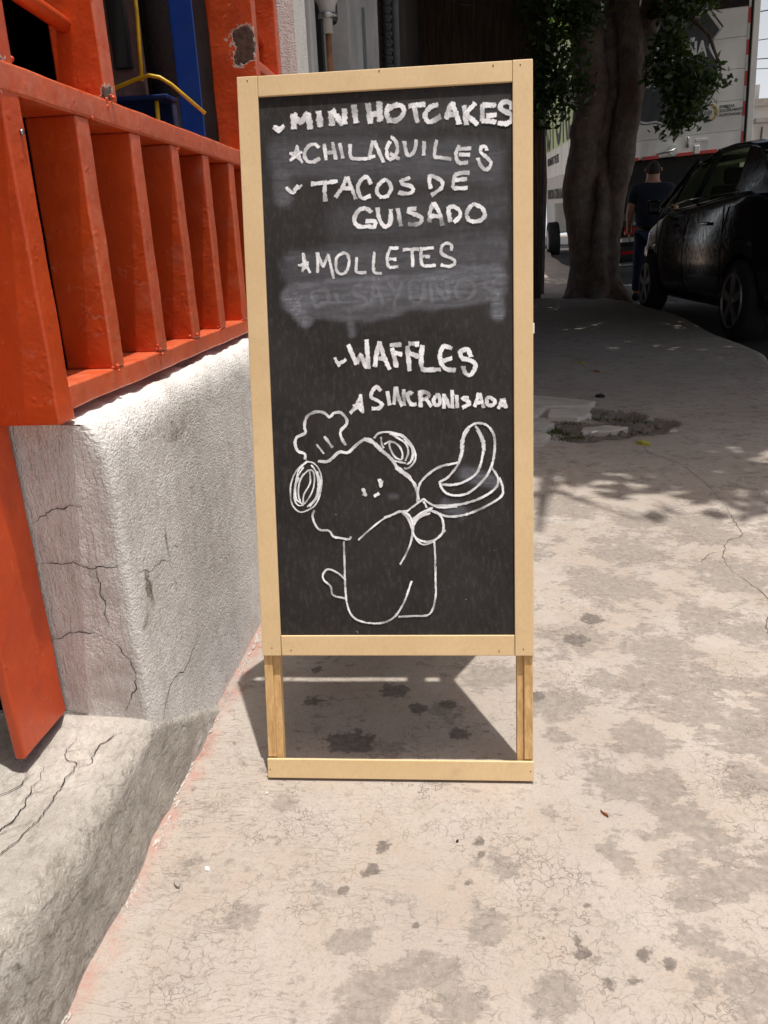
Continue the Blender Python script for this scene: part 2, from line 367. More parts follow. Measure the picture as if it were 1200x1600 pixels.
# ------------------------------------------------------------------ ground
def rise(y): return .45 * min(1, max(0, (y - 12) / 12)) if y < 1e9 else 0
def kerb_x(y):
    return 2.12 + .05 * math.sin(y * .9) + .03 * math.sin(y * 2.3 + 1) - (.10 * math.exp(-((y - 5.4) / .35) ** 2)) - .28 * math.exp(-((y - 11.6) / .9) ** 2)
def soft(px, py, x, y, r): return np.exp(-(((px - x) ** 2 + (py - y) ** 2) / (r * r)))
patches = [(.10,.70,.035),(.02,.80,.03),(.42,.90,.05),(.44,1.30,.06),(.27,1.42,.06),(.9,1.15,.1),(-.30,.80,.03),(-.05,.60,.05),(.2,.62,.05),(.75,1.2,.07),(.62,1.05,.06),(.16,1.22,.035),(.40,1.55,.09),(.62,1.62,.07),(.30,1.95,.07),(.52,2.35,.1),(.15,2.1,.09),(-.02,1.75,.1),(.55,.9,.05),(.5,.80,.05),(.249,1.094,.05),(.315,1.087,.055),(.327,1.027,.05),(.355,.992,.045),(.36,.94,.05),(.341,.9,.04),(.302,.915,.035),(.285,.859,.025),(.203,.94,.022),(.225,.915,.022),
 (.301,.79,.03),(.33,.76,.04),(.36,.73,.05),(.31,.715,.03),(.279,.736,.025),(-.136,.66,.028),(-.13,.69,.03),(-.12,.64,.03),(-.039,.727,.03),(-.077,.73,.03),(-.107,.71,.02),(-.02,.69,.03),(-.141,.775,.025),(-.17,.765,.02),
 (.236,1.585,.10),(.167,1.328,.07),(.413,1.405,.14),(.50,1.25,.10),(.62,1.35,.12),(.367,1.857,.12),(.69,1.94,.13),(.84,1.7,.14),(.55,1.7,.08),(.45,2.1,.14),(.7,2.3,.16),(1.0,2.2,.2),(.3,2.5,.15),
 (.034,1.417,.07),(.30,1.22,.06),(.44,1.12,.05),(.52,1.0,.05),(.47,.86,.035),(-.04,1.29,.05),(-.15,1.17,.05),(.2,1.15,.035),(.12,1.02,.02),(.05,.9,.02),(-.3,1.02,.02),(.1,1.75,.08),(.9,1.4,.1),(1.1,1.8,.15)]
stains = [(-.13,.936,.012),(-.143,.889,.012),(-.155,.878,.008),(-.178,.846,.010),(-.206,1.193,.034),(-.232,1.185,.03),(-.19,1.175,.02),(-.309,1.317,.020),(-.325,1.44,.014),(-.042,1.315,.016),(.139,.765,.011),(.217,.770,.012),(.012,.95,.009),(-.029,1.05,.006),
 (.0,.872,.007),(.157,.838,.007),(.134,.784,.009),(.236,1.585,.03),(.286,1.69,.03),(-.073,.797,.006),(.09,.782,.006),(.166,.723,.01),(.197,.728,.01),(-.15,1.36,.03),(-.02,1.22,.02),(-.1,1.30,.02),(-.17,1.10,.008),(.13,1.35,.02),(.015,.925,.006),(.245,.757,.009)]
hole = [(.46,3.62,.12),(.60,3.55,.16),(.76,3.62,.16),(.88,3.70,.10),(.72,3.85,.14),(.5,3.45,.10),(.62,3.95,.10)]
def build_sidewalk():
    xs = np.concatenate([np.linspace(-.78, 1.2, 200), np.linspace(1.23, 2.12, 30)])
    ys = np.concatenate([np.linspace(-8, .35, 25), np.linspace(.37, 4.5, 380), np.linspace(4.56, 9, 70), np.linspace(9.3, 30, 45), [34, 40, 50, 60]])
    nx, ny = len(xs), len(ys)
    Y, X0 = np.meshgrid(ys, xs, indexing='ij')
    K = np.array([kerb_x(y) for y in ys])[:, None]
    X = np.where(X0 > 1.2, 1.2 + (X0 - 1.2) / (2.12 - 1.2) * (K - 1.2), X0)
    # building front steps back behind the wall line further on
    Z = np.array([rise(y) for y in ys])[:, None] + 0 * X
    H = np.zeros_like(X); PA = np.zeros_like(X); ST = np.zeros_like(X)
    for j in range(ny):
        y = ys[j]
        if y < .3 or y > 9: continue
        for i in range(nx):
            p = Vector((X[j, i], y, 0))
            H[j, i] = .006 * noise.noise(p * 1.3) + .003 * noise.noise(p * 5) + .0008 * noise.noise(p * 21)
    for x, y, r in patches: PA = np.maximum(PA, .95 * soft(X, Y, x, y, r * 1.15))
    PA = np.maximum(PA, np.clip((Y - 1.25) * 2, 0, 1) * np.clip((X - .05) * 4, 0, 1) * .34); PA = np.maximum(PA, .2)
    for x, y, r in stains: ST = np.maximum(ST, soft(X, Y, x, y, r * 1.1))
    HO = np.zeros_like(X)
    for x, y, r in hole: HO = np.maximum(HO, soft(X, Y, x, y, r))
    hz = np.clip((HO - .35) * 4, 0, 1)
    for j in range(ny):
        if 3.1 < ys[j] < 4.3:
            for i in range(nx):
                if hz[j, i] > 0:
                    p = Vector((X[j, i], ys[j], 0)); q = .5 + .5 * noise.noise(p * 18)
                    Z[j, i] -= hz[j, i] * (.035 + .02 * noise.noise(p * 9) - .018 * q)
    hol2 = soft(X, Y, -.206, 1.188, .04); H -= .004 * np.clip((hol2 - .4) * 5, 0, 1)
    ST = np.maximum(ST, np.clip(HO * 1.5, 0, .75)); PA = np.maximum(PA, np.clip(HO * 1.3, 0, .6))
    flat = np.exp(-((Y - 1.09) / .06) ** 2); Z = Z + H * (1 - flat) - .0
    edge = np.clip((X - (K - .05)) / .05, 0, 1) * (X0 > 1.2); Z -= edge ** 2 * .02
    v = np.stack([X, Y, Z], -1).reshape(-1, 3)
    idx = np.arange(nx * ny).reshape(ny, nx)
    f = np.stack([idx[:-1, :-1], idx[:-1, 1:], idx[1:, 1:], idx[1:, :-1]], -1).reshape(-1, 4)
    # kerb face down to the road
    sk = np.stack([K[:, 0] + .012, ys, np.array([rise(y) for y in ys]) - .2], -1); n0 = len(v)
    v = np.vstack([v, sk]); e = idx[:, -1]
    f2 = np.array([[e[j], n0 + j, n0 + j + 1, e[j + 1]] for j in range(ny - 1)]); f = np.vstack([f, f2])
    me = bpy.data.meshes.new('sidewalk'); me.from_pydata(v.tolist(), [], f.tolist()); me.materials.append(M['pave'])
    for nm, A in (('patch', PA), ('stain', ST)):
        at = me.attributes.new(nm, 'FLOAT', 'POINT'); at.data.foreach_set('value', np.concatenate([A.reshape(-1), np.zeros(ny)]).astype(np.float32))
    me.shade_smooth()
    o = bpy.data.objects.new('sidewalk', me); col.objects.link(o)
    return T(o, kind='structure')
sidewalk = build_sidewalk()

def sheet(name, xs, ys, zf, m, kind='structure'):
    v = [(x, y, zf(x, y)) for y in ys for x in xs]; n = len(xs)
    f = [(j * n + i, j * n + i + 1, (j + 1) * n + i + 1, (j + 1) * n + i) for j in range(len(ys) - 1) for i in range(n - 1)]
    o = MB().add(v, f).build(name, m, smooth=True); return T(o, kind=kind)
sheet('ground', [-400, 400], [-400, 400], lambda x, y: -.3, M['earth'])
sheet('road', [1.7, 3, 5, 9, 40], [-60, -8, 0] + [i * 1.0 for i in range(3, 30)] + [40, 60, 120], lambda x, y: rise(y) - .13, M['asphalt'])
sheet('far_pavement', [7.4, 14], [-60, 0, 12, 18, 24, 60], lambda x, y: rise(y) - .02, M['slab'])

def resample(pts, step):
    P = [Vector(p) for p in pts]
    if len(P) == 2:
        n = max(2, int((P[1] - P[0]).length / step)); return [P[0].lerp(P[1], i / n) for i in range(n + 1)]
    out = []
    Q = [P[0] * 2 - P[1]] + P + [P[-1] * 2 - P[-2]]
    for i in range(1, len(Q) - 2):
        a, b, c, d = Q[i - 1:i + 3]; n = max(1, int((c - b).length / step))
        for k in range(n):
            t = k / n
            out.append(.5 * ((2 * b) + (c - a) * t + (2 * a - 5 * b + 4 * c - d) * t * t + (3 * b - a - 3 * c + d) * t ** 3))
    out.append(P[-1]); return out

def crack_mesh(name, lines, place, nrm_axis, w, parent, m=None, off=.0012):
    """thin ragged dark line lying in a joint; place(u, v) gives the 3-D point"""
    mb = MB()
    for L in lines:
        pts = resample([(*p, 0) for p in L], .0035)
        pts = [p + Vector((noise.noise(p * 60 + Vector((3, 0, 0))), noise.noise(p * 60), 0)) * .006 + Vector((noise.noise(p * 210 + Vector((3, 0, 0))), noise.noise(p * 210), 0)) * .0025 for p in pts]
        n = len(pts); vs = []
        for i, p in enumerate(pts):
            t = (pts[min(i + 1, n - 1)] - pts[max(i - 1, 0)]).normalized(); nn = Vector((-t.y, t.x, 0))
            ww = w * (.35 + .9 * abs(noise.noise(p * 35)) + .3 * random.random()) * min(1, .25 + 3 * min(i, n - 1 - i) / n)
            for sgn in (-1, 1):
                q = p + nn * ww * sgn; vs.append(place(q.x, q.y))
        mb.add(vs, [(2 * i, 2 * i + 1, 2 * i + 3, 2 * i + 2) for i in range(n - 1)])
    o = mb.build(name, m or M['crack'], parent); o['kind'] = 'stuff'
    return o
def zs(x, y):
    p = Vector((x, y, 0)); return (.006 * noise.noise(p * 1.3) + .003 * noise.noise(p * 5) + .0008 * noise.noise(p * 21)) + .0012
gcr = [[(.74,3.392),(.73,3.178),(.799,3.045),(.826,2.868),(.835,2.686),(.83,2.502)],[(.83,2.502),(.813,2.36),(.797,2.232),(.74,2.181),(.691,2.054),(.687,1.967)],[(.621,2.024),(.66,2.08),(.699,2.1)],
 [(1.603,4.929),(1.582,4.709),(1.628,4.633),(1.673,4.559)],[(.76,5.793),(.781,5.395),(.747,5.055)],[(.9,3.72),(1.2,3.9),(1.7,3.85),(2.05,4.0)],[(.687,1.967),(.72,1.8),(.66,1.62),(.70,1.45)],[(1.1,2.9),(1.3,2.5),(1.25,2.2)]]
crack_mesh('pavement_crack', gcr, lambda x, y: (x, y, zs(x, y)), 'z', .0014, sidewalk, M['slabcrack'])

# broken slab pieces, rubble and moss round the hole
def slab_piece(poly, z, th, tilt=(0, 0)):
    cx = sum(p[0] for p in poly) / len(poly); cy = sum(p[1] for p in poly) / len(poly)
    bm = bmesh.new(); ring = []
    pts = []
    for i, p in enumerate(poly):
        q = poly[(i + 1) % len(poly)]
        for k in range(4):
            t = k / 4; x = p[0] * (1 - t) + q[0] * t; y = p[1] * (1 - t) + q[1] * t
            if k: x += random.uniform(-.006, .006); y += random.uniform(-.008, .008)
            pts.append((x, y))
    top = [bm.verts.new((x, y, z + tilt[0] * (x - cx) + tilt[1] * (y - cy) + random.uniform(-.001, .001))) for x, y in pts]
    bot = [bm.verts.new((x * .98 + cx * .02, y * .98 + cy * .02, z - th)) for x, y in pts]
    bm.faces.new(top); n = len(pts)
    for i in range(n): bm.faces.new((bot[i], bot[(i + 1) % n], top[(i + 1) % n], top[i]))
    me = bpy.data.meshes.new('broken_slab'); bm.to_mesh(me); bm.free(); me.materials.append(M['slab'])
    me.materials.clear(); me.materials.append(M['slablight'])
    o = bpy.data.objects.new('broken_slab', me); col.objects.link(o); o.parent = sidewalk
    md = o.modifiers.new('bevel', 'BEVEL'); md.width = .004; md.segments = 2; md.limit_method = 'ANGLE'
    return o
for poly, z, tl in [
    ([(.05,4.15),(.37,4.32),(.66,4.10),(.60,3.98),(.40,3.98),(.2,3.9),(.05,3.95)], .022, (0, -.02)),
    ([(.05,3.93),(.2,3.88),(.39,3.96),(.34,3.78),(.22,3.68),(.05,3.7)], .02, (.02, 0)),
    ([(.41,3.96),(.59,3.96),(.60,3.84),(.52,3.74),(.38,3.77)], .014, (-.03, -.03)),
    ([(.05,3.68),(.22,3.66),(.36,3.74),(.40,3.62),(.33,3.52),(.05,3.54)], .018, (0, .02)),
    ([(.05,3.52),(.30,3.49),(.36,3.40),(.32,3.30),(.05,3.27)], .014, (.02, 0)),
    ([(.52,3.66),(.66,3.70),(.74,3.64),(.66,3.56),(.52,3.56)], -.012, (.03, -.04))]:
    slab_piece(poly, z + .008, .05, tl)
mb = MB()
for k in range(520):
    hx_, hy_, hr = random.choice(hole + [(.42,3.52,.08),(.40,3.74,.05),(.86,3.74,.05)]); x = random.gauss(hx_, hr * .62); y = random.gauss(hy_, hr * .7)
    r = random.choice([.004, .006, .008, .012, .016, .022]) * random.uniform(.6, 1.2); c = Vector((x, y, -.030 + r * .3))
    vs = []
    for a in range(6):
        t = a / 6 * 2 * math.pi + random.random() * .5; vs.append(c + Vector((math.cos(t) * r * random.uniform(.7, 1.2), math.sin(t) * r * random.uniform(.7, 1.2), random.uniform(-.3, .2) * r)))
    vs.append(c + Vector((0, 0, r * random.uniform(.4, .9)))); vs.append(c - Vector((0, 0, r)))
    mb.add(vs, [(a, (a + 1) % 6, 6) for a in range(6)] + [((a + 1) % 6, a, 7) for a in range(6)])
rb = mb.build('concrete_rubble', M['rubble'], sidewalk); rb['kind'] = 'stuff'
mb = MB()
for k in range(500):
    a, b = random.choice([((.36,3.42),(.40,3.62)),((.38,3.76),(.54,3.72)),((.40,3.62),(.45,3.5)),((.6,3.83),(.86,3.72)),((.33,3.4),(.5,3.45))]); t = random.random()
    x = a[0] * (1 - t) + b[0] * t + random.gauss(0, .012); y = a[1] * (1 - t) + b[1] * t + random.gauss(0, .018); h = random.uniform(.006, .016); z = -.005
    mb.add([(x - .003, y, z), (x + .003, y, z), (x + random.uniform(-.006, .006), y + random.uniform(-.006, .006), z + h)], [(0, 1, 2)])
T(mb.build('moss_tufts', M['moss'], sidewalk), kind='stuff')

# ------------------------------------------------------------------ cement ledge and low wall
def skin3(p): 
    return Vector((noise.noise(p * 9 + Vector((5, 0, 0))), noise.noise(p * 9 + Vector((0, 9, 0))), noise.noise(p * 9))) * .0045 + \
           Vector((noise.noise(p * 34 + Vector((5, 0, 0))), noise.noise(p * 34 + Vector((0, 9, 0))), noise.noise(p * 34))) * .0022
def loft(name, sections, m, parent=None, closed_ends=True, disp=1, dirt=None):
    n = len(sections[0]); vs = []
    for sct in sections:
        for p in sct:
            p = Vector(p); vs.append(p + skin3(p) * disp)
    fs = [(j * n + i, j * n + i + 1, (j + 1) * n + i + 1, (j + 1) * n + i) for j in range(len(sections) - 1) for i in range(n - 1)]
    o = MB().add(vs, fs).build(name, m, parent, smooth=True)
    if dirt:
        at = o.data.attributes.new('dirt', 'FLOAT', 'POINT'); at.data.foreach_set('value', [dirt(v.co) for v in o.data.vertices])
    return o
secs = []
for y in np.arange(-.6, 1.75, .012):
    r = .026 + max(0, (.98 - y)) * .11; r = min(r, .09)          # the edge is worn rounder towards the front
    ztop = .158 + .012 * math.sin(y * 5)
    if y > 1.0: ztop = max(.004, .165 - (y - 1.0) * .55) ; r = .02   # runs out as a skirt along the wall foot
    slp = .006 * max(0, min(1, (1.06 - y) / .12)); xf = -.500 + (.010 if y < 1.0 else .010 * max(.3, 1 - (y - 1) / .6)) + .0025 * math.sin(y * 11) + .003 * noise.noise(Vector((y * 26, 3, 0))); s_ = []
    for t in np.linspace(0, 1, 10): s_.append((xf + .006 - .006 * t - slp * t * t, y, -.01 + (ztop - r * .9 + .01) * t))
    for t in np.linspace(.1, 1, 9): a = t * math.pi / 2; s_.append((xf - slp - r * (1 - math.cos(a)), y, ztop - r * .9 + r * .9 * math.sin(a)))
    for t in np.linspace(.04, 1, 26): s_.append((xf - slp - r - (.5 if y < 1.02 else .02) * t, y, ztop + .012 * t))
    secs.append(s_)
def ld(p):
    d = .0
    if p.y < 1.0:
        d = .0 + (.12 if p.z < .11 else 0) + .2 * math.exp(-((p.y - .66) / .16) ** 2) * (1 if p.x > -.60 else .4)
    return d
ledge = T(loft('cement_ledge', secs, M['ledge'], disp=1.5, dirt=ld), 'cracked grey cement ledge along the pavement at the foot of the white wall', 'ledge')
def on_ledge(x, y):
    r = min(.026 + max(0, (.98 - y)) * .11, .09); ztop = .158 + .012 * math.sin(y * 5); xf = -.490 + .0025 * math.sin(y * 11) - .006 * max(0, min(1, (1.06 - y) / .12))
    t = (xf - r - x) / .5
    if t < 0:
        a = math.acos(max(-1, min(1, 1 - (xf - x) / r))); z = ztop - r * .9 + r * .9 * math.sin(a)
    else: z = ztop + .012 * t
    p = Vector((x, y, z)); d = skin3(p) * 1.5; return (x, y, z + d.z + .0025)
crack_mesh('ledge_crack', [[(-.606,.974),(-.603,.926),(-.575,.912),(-.575,.868),(-.572,.829),(-.572,.78),(-.580,.734),(-.60,.691),(-.63,.649),(-.64,.6)],
  [(-.622,.903),(-.612,.846),(-.605,.799),(-.615,.756),(-.63,.70)],[(-.541,1.0),(-.56,.972),(-.563,.945),(-.556,.915),(-.574,.908)],[(-.70,.83),(-.652,.844),(-.64,.86),(-.630,.892)]],
  on_ledge, 'z', .0011, ledge)
crack_mesh('ledge_crack', [[(-.575,.868),(-.60,.85),(-.62,.82)],[(-.575,.79),(-.60,.77),(-.615,.73)],[(-.58,.95),(-.61,.94)]], on_ledge, 'z', .0005, ledge)

# low white wall: one closed shell of front face, rounded top edge, top and end face
def wall_pt(u, y):
    """u runs up the front face, over the rounded edge and across the top"""
    zt = .650
    if u < .60: return (-.5 - .004 * (u / .6), y, -.02 + u + .002)
    if u < .66:
        a = (u - .60) / .06 * math.pi / 2; return (-.504 - .030 * (1 - math.cos(a)), y, .582 + .052 * math.sin(a) + .004)
    return (-.534 - (u - .66), y, zt - .012 + .12 * min(.09, u - .66))
us = list(np.arange(0, .78, .0105)); ys = list(np.arange(1.024, 2.45, .012)); vs = []; fs = []
for y in ys:
    for u in us:
        p = Vector(wall_pt(u, y)); e = max(0, 1 - (y - 1.024) / .022)
        if e > 0: p.x -= .007 * e * e; p.z -= .006 * e * e * (u > .55)
        q = p + skin3(p) * (.42 if u < .56 else (.42 + (u - .56) * 12 if u < .66 else 1.6))
        if .6 < u: q.z += .006 * noise.noise(p * 25)
        vs.append(q)
n = len(us)
fs = [(j * n + i, j * n + i + 1, (j + 1) * n + i + 1, (j + 1) * n + i) for j in range(len(ys) - 1) for i in range(n - 1)]
# end face: rows between the first section's outline and the inner edge
base = len(vs); cols = 16; m_ = 63
for i in range(m_):
    pf = vs[min(i, n - 1)]
    for c in range(1, cols + 1):
        t = c / cols; p = Vector((pf.x + (-.648 - pf.x) * t, 1.020, pf.z + (.010 if i == m_ - 1 else 0) * t)); vs.append(p + skin3(p) * (.42 + .4 * t))
for i in range(m_ - 1):
    for c in range(cols):
        a = i if c == 0 else base + i * cols + c - 1; b = base + i * cols + c; d = (i + 1) if c == 0 else base + (i + 1) * cols + c - 1; e = base + (i + 1) * cols + c
        fs.append((a, d, e, b))
lw = MB().add(vs, fs).build('low_wall', M['wall'], smooth=True)
def wd(p):
    d = 0
    for (y, z, ry, rz, a) in [(1.078,.36,.012,.05,.95),(1.168,.40,.008,.04,.8),(1.087,.325,.01,.02,.7),(1.3,.56,.12,.03,.55),(1.15,.59,.08,.02,.5),(1.6,.45,.12,.14,.32),(1.42,.22,.08,.12,.35),(1.15,.50,.02,.06,.35),(1.25,.30,.05,.1,.2),(1.05,.31,.02,.02,.6),(1.7,.60,.1,.03,.45)]:
        d = max(d, a * math.exp(-((p.y - y) / ry) ** 2 - ((p.z - z) / rz) ** 2) * (p.y > 1.03))
    if p.z < .2 and p.y > 1.03: d = max(d, .35 * (1 - p.z / .2))
    return d
at = lw.data.attributes.new('dirt', 'FLOAT', 'POINT'); at.data.foreach_set('value', [wd(v.co) for v in lw.data.vertices])
at = lw.data.attributes.new('comb', 'FLOAT', 'POINT'); at.data.foreach_set('value', [1.0 if v.co.y < 1.0235 and v.co.x < -.512 else 0.0 for v in lw.data.vertices])
T(lw, 'low white plastered wall with cracked end face under the orange gate', 'wall')
crack_mesh('plaster_crack', [[(-.551,.418),(-.551,.39),(-.548,.352),(-.549,.318)],[(-.56,.308),(-.532,.283),(-.518,.253),(-.52,.222),(-.535,.185),(-.545,.169)],[(-.642,.297),(-.597,.310),(-.56,.308)],[(-.644,.428),(-.59,.425),(-.546,.418),(-.512,.423)],[(-.64,.488),(-.597,.51),(-.551,.518)]],
  lambda x, z: tuple(Vector((x, 1.020, z)) + Vector((0, skin3(Vector((x, 1.02, z))).y * .8 - .0020, 0))), 'y', .0010, lw)
crack_mesh('plaster_crack', [[(1.045,.405),(1.065,.391),(1.134,.379),(1.169,.367)],[(1.069,.385),(1.078,.361),(1.087,.337),(1.087,.321)],[(1.168,.439),(1.167,.399),(1.171,.355)],[(1.195,.382),(1.222,.379)],[(1.172,.339),(1.183,.312)],[(1.045,.12),(1.1,.17),(1.18,.16),(1.26,.19)]],
  lambda y, z: (-.5026 + skin3(Vector((-.502, y, z))).x * .42 + .0022, y, z), 'x', .0010, lw)
# flaking cement foot of the wall
mb = MB()
for k in range(900):
    y = random.uniform(.45, 2.3); r = random.uniform(.0012, .0034) * (1 if random.random() < .9 else 1.8)
    if noise.noise(Vector((y * 9, 0, 0))) < (-.12 if y > 1 else .08): continue
    x = -.484 + (.004 if y < 1.02 else -.004) + random.gauss(0, .0025); c = Vector((x, y, r * .25))
    vs = [c + Vector((math.cos(a / 5 * 6.28) * r * random.uniform(.3, .6), math.sin(a / 5 * 6.28) * r * random.uniform(.9, 1.8), random.uniform(-.1, .3) * r)) for a in range(5)] + [c + Vector((-.3 * r, 0, r * random.uniform(.5, 1.1)))]
    mb.add(vs, [(a, (a + 1) % 5, 5) for a in range(5)])
T(mb.build('plaster_flakes', M['slablight'], lw), kind='stuff')

# ------------------------------------------------------------------ orange gate
gate = T(empty('orange_gate', (-.6, 1.0, .17)), 'orange painted steel gate of flat upright bars standing on the white wall', 'gate')
inv = Matrix.Translation((.6, -1.0, -.17))
def gpart(name, a, b, rust=None, bevel=.004, lab=None, sub=0):
    """box part in world coordinates, with hand-painted softness and optional rust spots"""
    mb = MB().box(a, b); o = mb.build(name, M['orange'])
    bm = bmesh.new(); bm.from_mesh(o.data)
    bmesh.ops.bevel(bm, geom=[e for e in bm.edges], offset=bevel, segments=2, affect='EDGES', profile=.6)
    for ax in range(3):
        L = b[ax] - a[ax] if b[ax] > a[ax] else a[ax] - b[ax]
        k = int(abs(L) / .03)
        for i in range(1, k):
            pos = min(a[ax], b[ax]) + abs(L) * i / k; nv = [0, 0, 0]; nv[ax] = 1; cv = [0, 0, 0]; cv[ax] = pos
            bmesh.ops.bisect_plane(bm, geom=bm.verts[:] + bm.edges[:] + bm.faces[:], plane_co=cv, plane_no=nv)
    for v in bm.verts:
        p = v.co.copy(); v.co += Vector((noise.noise(p * 14 + Vector((4, 0, 0))), noise.noise(p * 14 + Vector((0, 4, 0))), noise.noise(p * 14))) * .0016
    bm.to_mesh(o.data); bm.free(); o.data.shade_smooth()
    md = o.modifiers.new('wn', 'WEIGHTED_NORMAL')
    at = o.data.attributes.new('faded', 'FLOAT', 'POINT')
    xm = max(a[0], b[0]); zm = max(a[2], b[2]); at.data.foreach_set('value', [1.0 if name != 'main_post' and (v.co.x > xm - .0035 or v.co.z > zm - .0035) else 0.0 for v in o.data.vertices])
    if rust:
        at = o.data.attributes.new('rust', 'FLOAT', 'POINT')
        at.data.foreach_set('value', [max([0] + [math.exp(-((v.co - Vector(c[:3])).length / c[3]) ** 2) for c in rust]) for v in o.data.vertices])
    o.data.transform(inv); o.parent = gate
    if lab: o['label'] = lab
    return o
ZB, ZT = .688, 1.046
gpart('top_rail', (-.63, .93, ZT), (-.548, 2.60, ZT + .036))
gpart('bottom_rail', (-.642, 1.034, .654), (-.5505, 2.60, .688))
for y in (1.178, 1.368, 1.558, 1.743, 1.931, 2.120, 2.30, 2.47):
    gpart('upright_bar', (-.628, y, ZB), (-.5495, y + .041, ZT), [(-.552, y + .02, ZB + .05 + .3 * random.random(), .009)] if random.random() < .4 else None)
gpart('main_post', (-.656, .888, .172), (-.640, 1.014, 2.35), lab='wide orange corner post reaching down past the white wall')
gpart('main_post', (-.6385, .988, .641), (-.549, 1.031, 2.35), [(-.55, .99, 1.065, .014)], lab='orange post resting on the end of the white wall')
gpart('upper_post', (-.626, 1.292, ZT + .036), (-.549, 1.334, 2.35), [(-.55, 1.30, ZT + .04, .016)])
gpart('upper_post', (-.672, 2.285, ZT + .036), (-.549, 2.328, 2.35), [(-.580,2.285,1.375,.034),(-.572,2.285,1.345,.032),(-.592,2.285,1.330,.026),(-.622,2.285,1.468,.011),(-.622,2.285,1.448,.010),(-.60,2.285,1.405,.008),(-.575,2.285,1.215,.026),(-.572,2.285,1.185,.028)], lab='orange post with peeling paint and brown rust patches')
gpart('upper_post', (-.66, 2.56, ZT + .036), (-.549, 2.60, 2.35))
gpart('cross_bar', (-.585, 2.329, 1.305), (-.553, 2.559, 1.330))
b_ = MB().tube([(-.60, 1.03, 1.20), (-.60, 1.16, 1.195), (-.60, 1.291, 1.185)], .012, 12).build('round_bar', M['orange'], smooth=True); b_.data.transform(inv); b_.parent = gate
b_ = MB().tube([(-.61, 2.33, 1.50), (-.60, 2.45, 1.455), (-.60, 2.56, 1.415)], .012, 12).build('round_bar', M['orange'], smooth=True); b_.data.transform(inv); b_.parent = gate
gpart('head_rail', (-.63, .93, 2.351), (-.549, 2.60, 2.40))
# weld blobs at the joints
mb = MB()
for (x, y, z) in [(-.56,1.03,1.083),(-.552,1.292,1.083),(-.553,1.31,1.084),(-.556,1.334,1.083),(-.56,1.02,1.046)] + [(-.552, y, ZB) for y in (1.18, 1.37, 1.56, 1.745, 1.933)] + [(-.552, y + .04, ZT) for y in (1.18, 1.37, 1.56)]:
    for k in range(4):
        r = random.uniform(.0015, .0042); c = Vector((x, y, z)) + Vector([random.gauss(0, .005) for _ in range(3)])
        vs = [c + Vector((math.cos(a) * r * math.cos(b), math.sin(a) * r * math.cos(b), math.sin(b) * r)) for b in (-.7, 0, .7) for a in np.linspace(0, 5.236, 6)] + [c + Vector((0, 0, -r)), c + Vector((0, 0, r))]
        fs = [(j * 6 + i, j * 6 + (i + 1) % 6, (j + 1) * 6 + (i + 1) % 6, (j + 1) * 6 + i) for j in range(2) for i in range(6)] + [(i, (i + 1) % 6, 18) for i in range(6)] + [(12 + i, 12 + (i + 1) % 6, 19) for i in range(6)]
        mb.add(vs, fs)
w_ = mb.build('weld_beads', M['orange'], smooth=True); w_.data.transform(inv); w_.parent = gate; w_['kind'] = 'stuff'
bl_ = MB().tube([(-.5485, 1.018, 1.005), (-.5455, 1.018, 1.005)], .0035, 10).build('bolt', M['steel'], smooth=True); bl_.data.transform(inv); bl_.parent = gate

# ------------------------------------------------------------------ building behind the gate
bld = T(empty('shop_building', (-2.2, 2, 0)), 'shop front with dark interior behind the orange gate', 'building')
def bpart(name, a, b, m, lab=None):
    s = Vector((2.2, -2, 0)); o = MB().box(Vector(a) + s, Vector(b) + s).build(name, m, bld)
    if lab: o['label'] = lab
    return o
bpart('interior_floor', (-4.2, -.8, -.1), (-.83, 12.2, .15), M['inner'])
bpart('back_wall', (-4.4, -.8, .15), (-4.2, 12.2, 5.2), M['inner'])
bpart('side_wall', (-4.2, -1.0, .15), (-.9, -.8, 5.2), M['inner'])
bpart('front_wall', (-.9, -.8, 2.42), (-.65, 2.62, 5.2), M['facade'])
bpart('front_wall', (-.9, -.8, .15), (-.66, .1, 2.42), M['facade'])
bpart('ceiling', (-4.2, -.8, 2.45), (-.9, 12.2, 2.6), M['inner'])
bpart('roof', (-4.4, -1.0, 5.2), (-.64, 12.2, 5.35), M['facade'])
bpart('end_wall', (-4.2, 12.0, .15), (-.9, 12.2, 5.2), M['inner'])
bpart('cabinet_panel', (-1.35, 1.6, .15), (-1.33, 1.61, 1.6), M['inner'])
bpart('corner_pilaster', (-.66, 2.61, 0), (-.503, 2.80, 5.2), M['wall'], 'rough white plastered pilaster')
# the wall front continues beyond the gate
pw = T(empty('side_facade', (-.6, 3, 0)), 'whitewashed facade with pipes and sheet panels beyond the orange gate', 'facade')
def fpart(name, a, b, m, lab=None, bevel=0):
    s = Vector((.6, -3, 0)); o = MB().box(Vector(a) + s, Vector(b) + s).build(name, m, pw, bevel=bevel)
    if lab: o['label'] = lab
    return o
fpart('wall', (-.9, 2.801, 0), (-.60, 3.30, 5.2), M['facade'])
for y0, x in ((2.81, -.53), (2.93, -.545), (3.04, -.528)):
    fpart('sheet_panel', (-.60, y0, .05), (x, y0 + .10, 4.6), M['sheet'], bevel=.006)
fpart('recess_wall', (-.95, 3.301, 0), (-.80, 3.82, 5.2), M['black'])  # coloured black to stand for the deep shade in the recess
fpart('recess_shutter', (-.799, 3.45, 0), (-.56, 3.50, 5.2), M['black'])
fpart('hanging_box', (-.60, 3.52, 1.70), (-.52, 3.66, 1.86), M['cable'], None, .02)
fpart('panel', (-.80, 3.821, 0), (-.505, 5.15, 5.2), M['facade'], 'flaking whitewashed panel')
fpart('trim_strip', (-.5045, 4.35, .2), (-.492, 4.39, 1.93), M['conduit'])
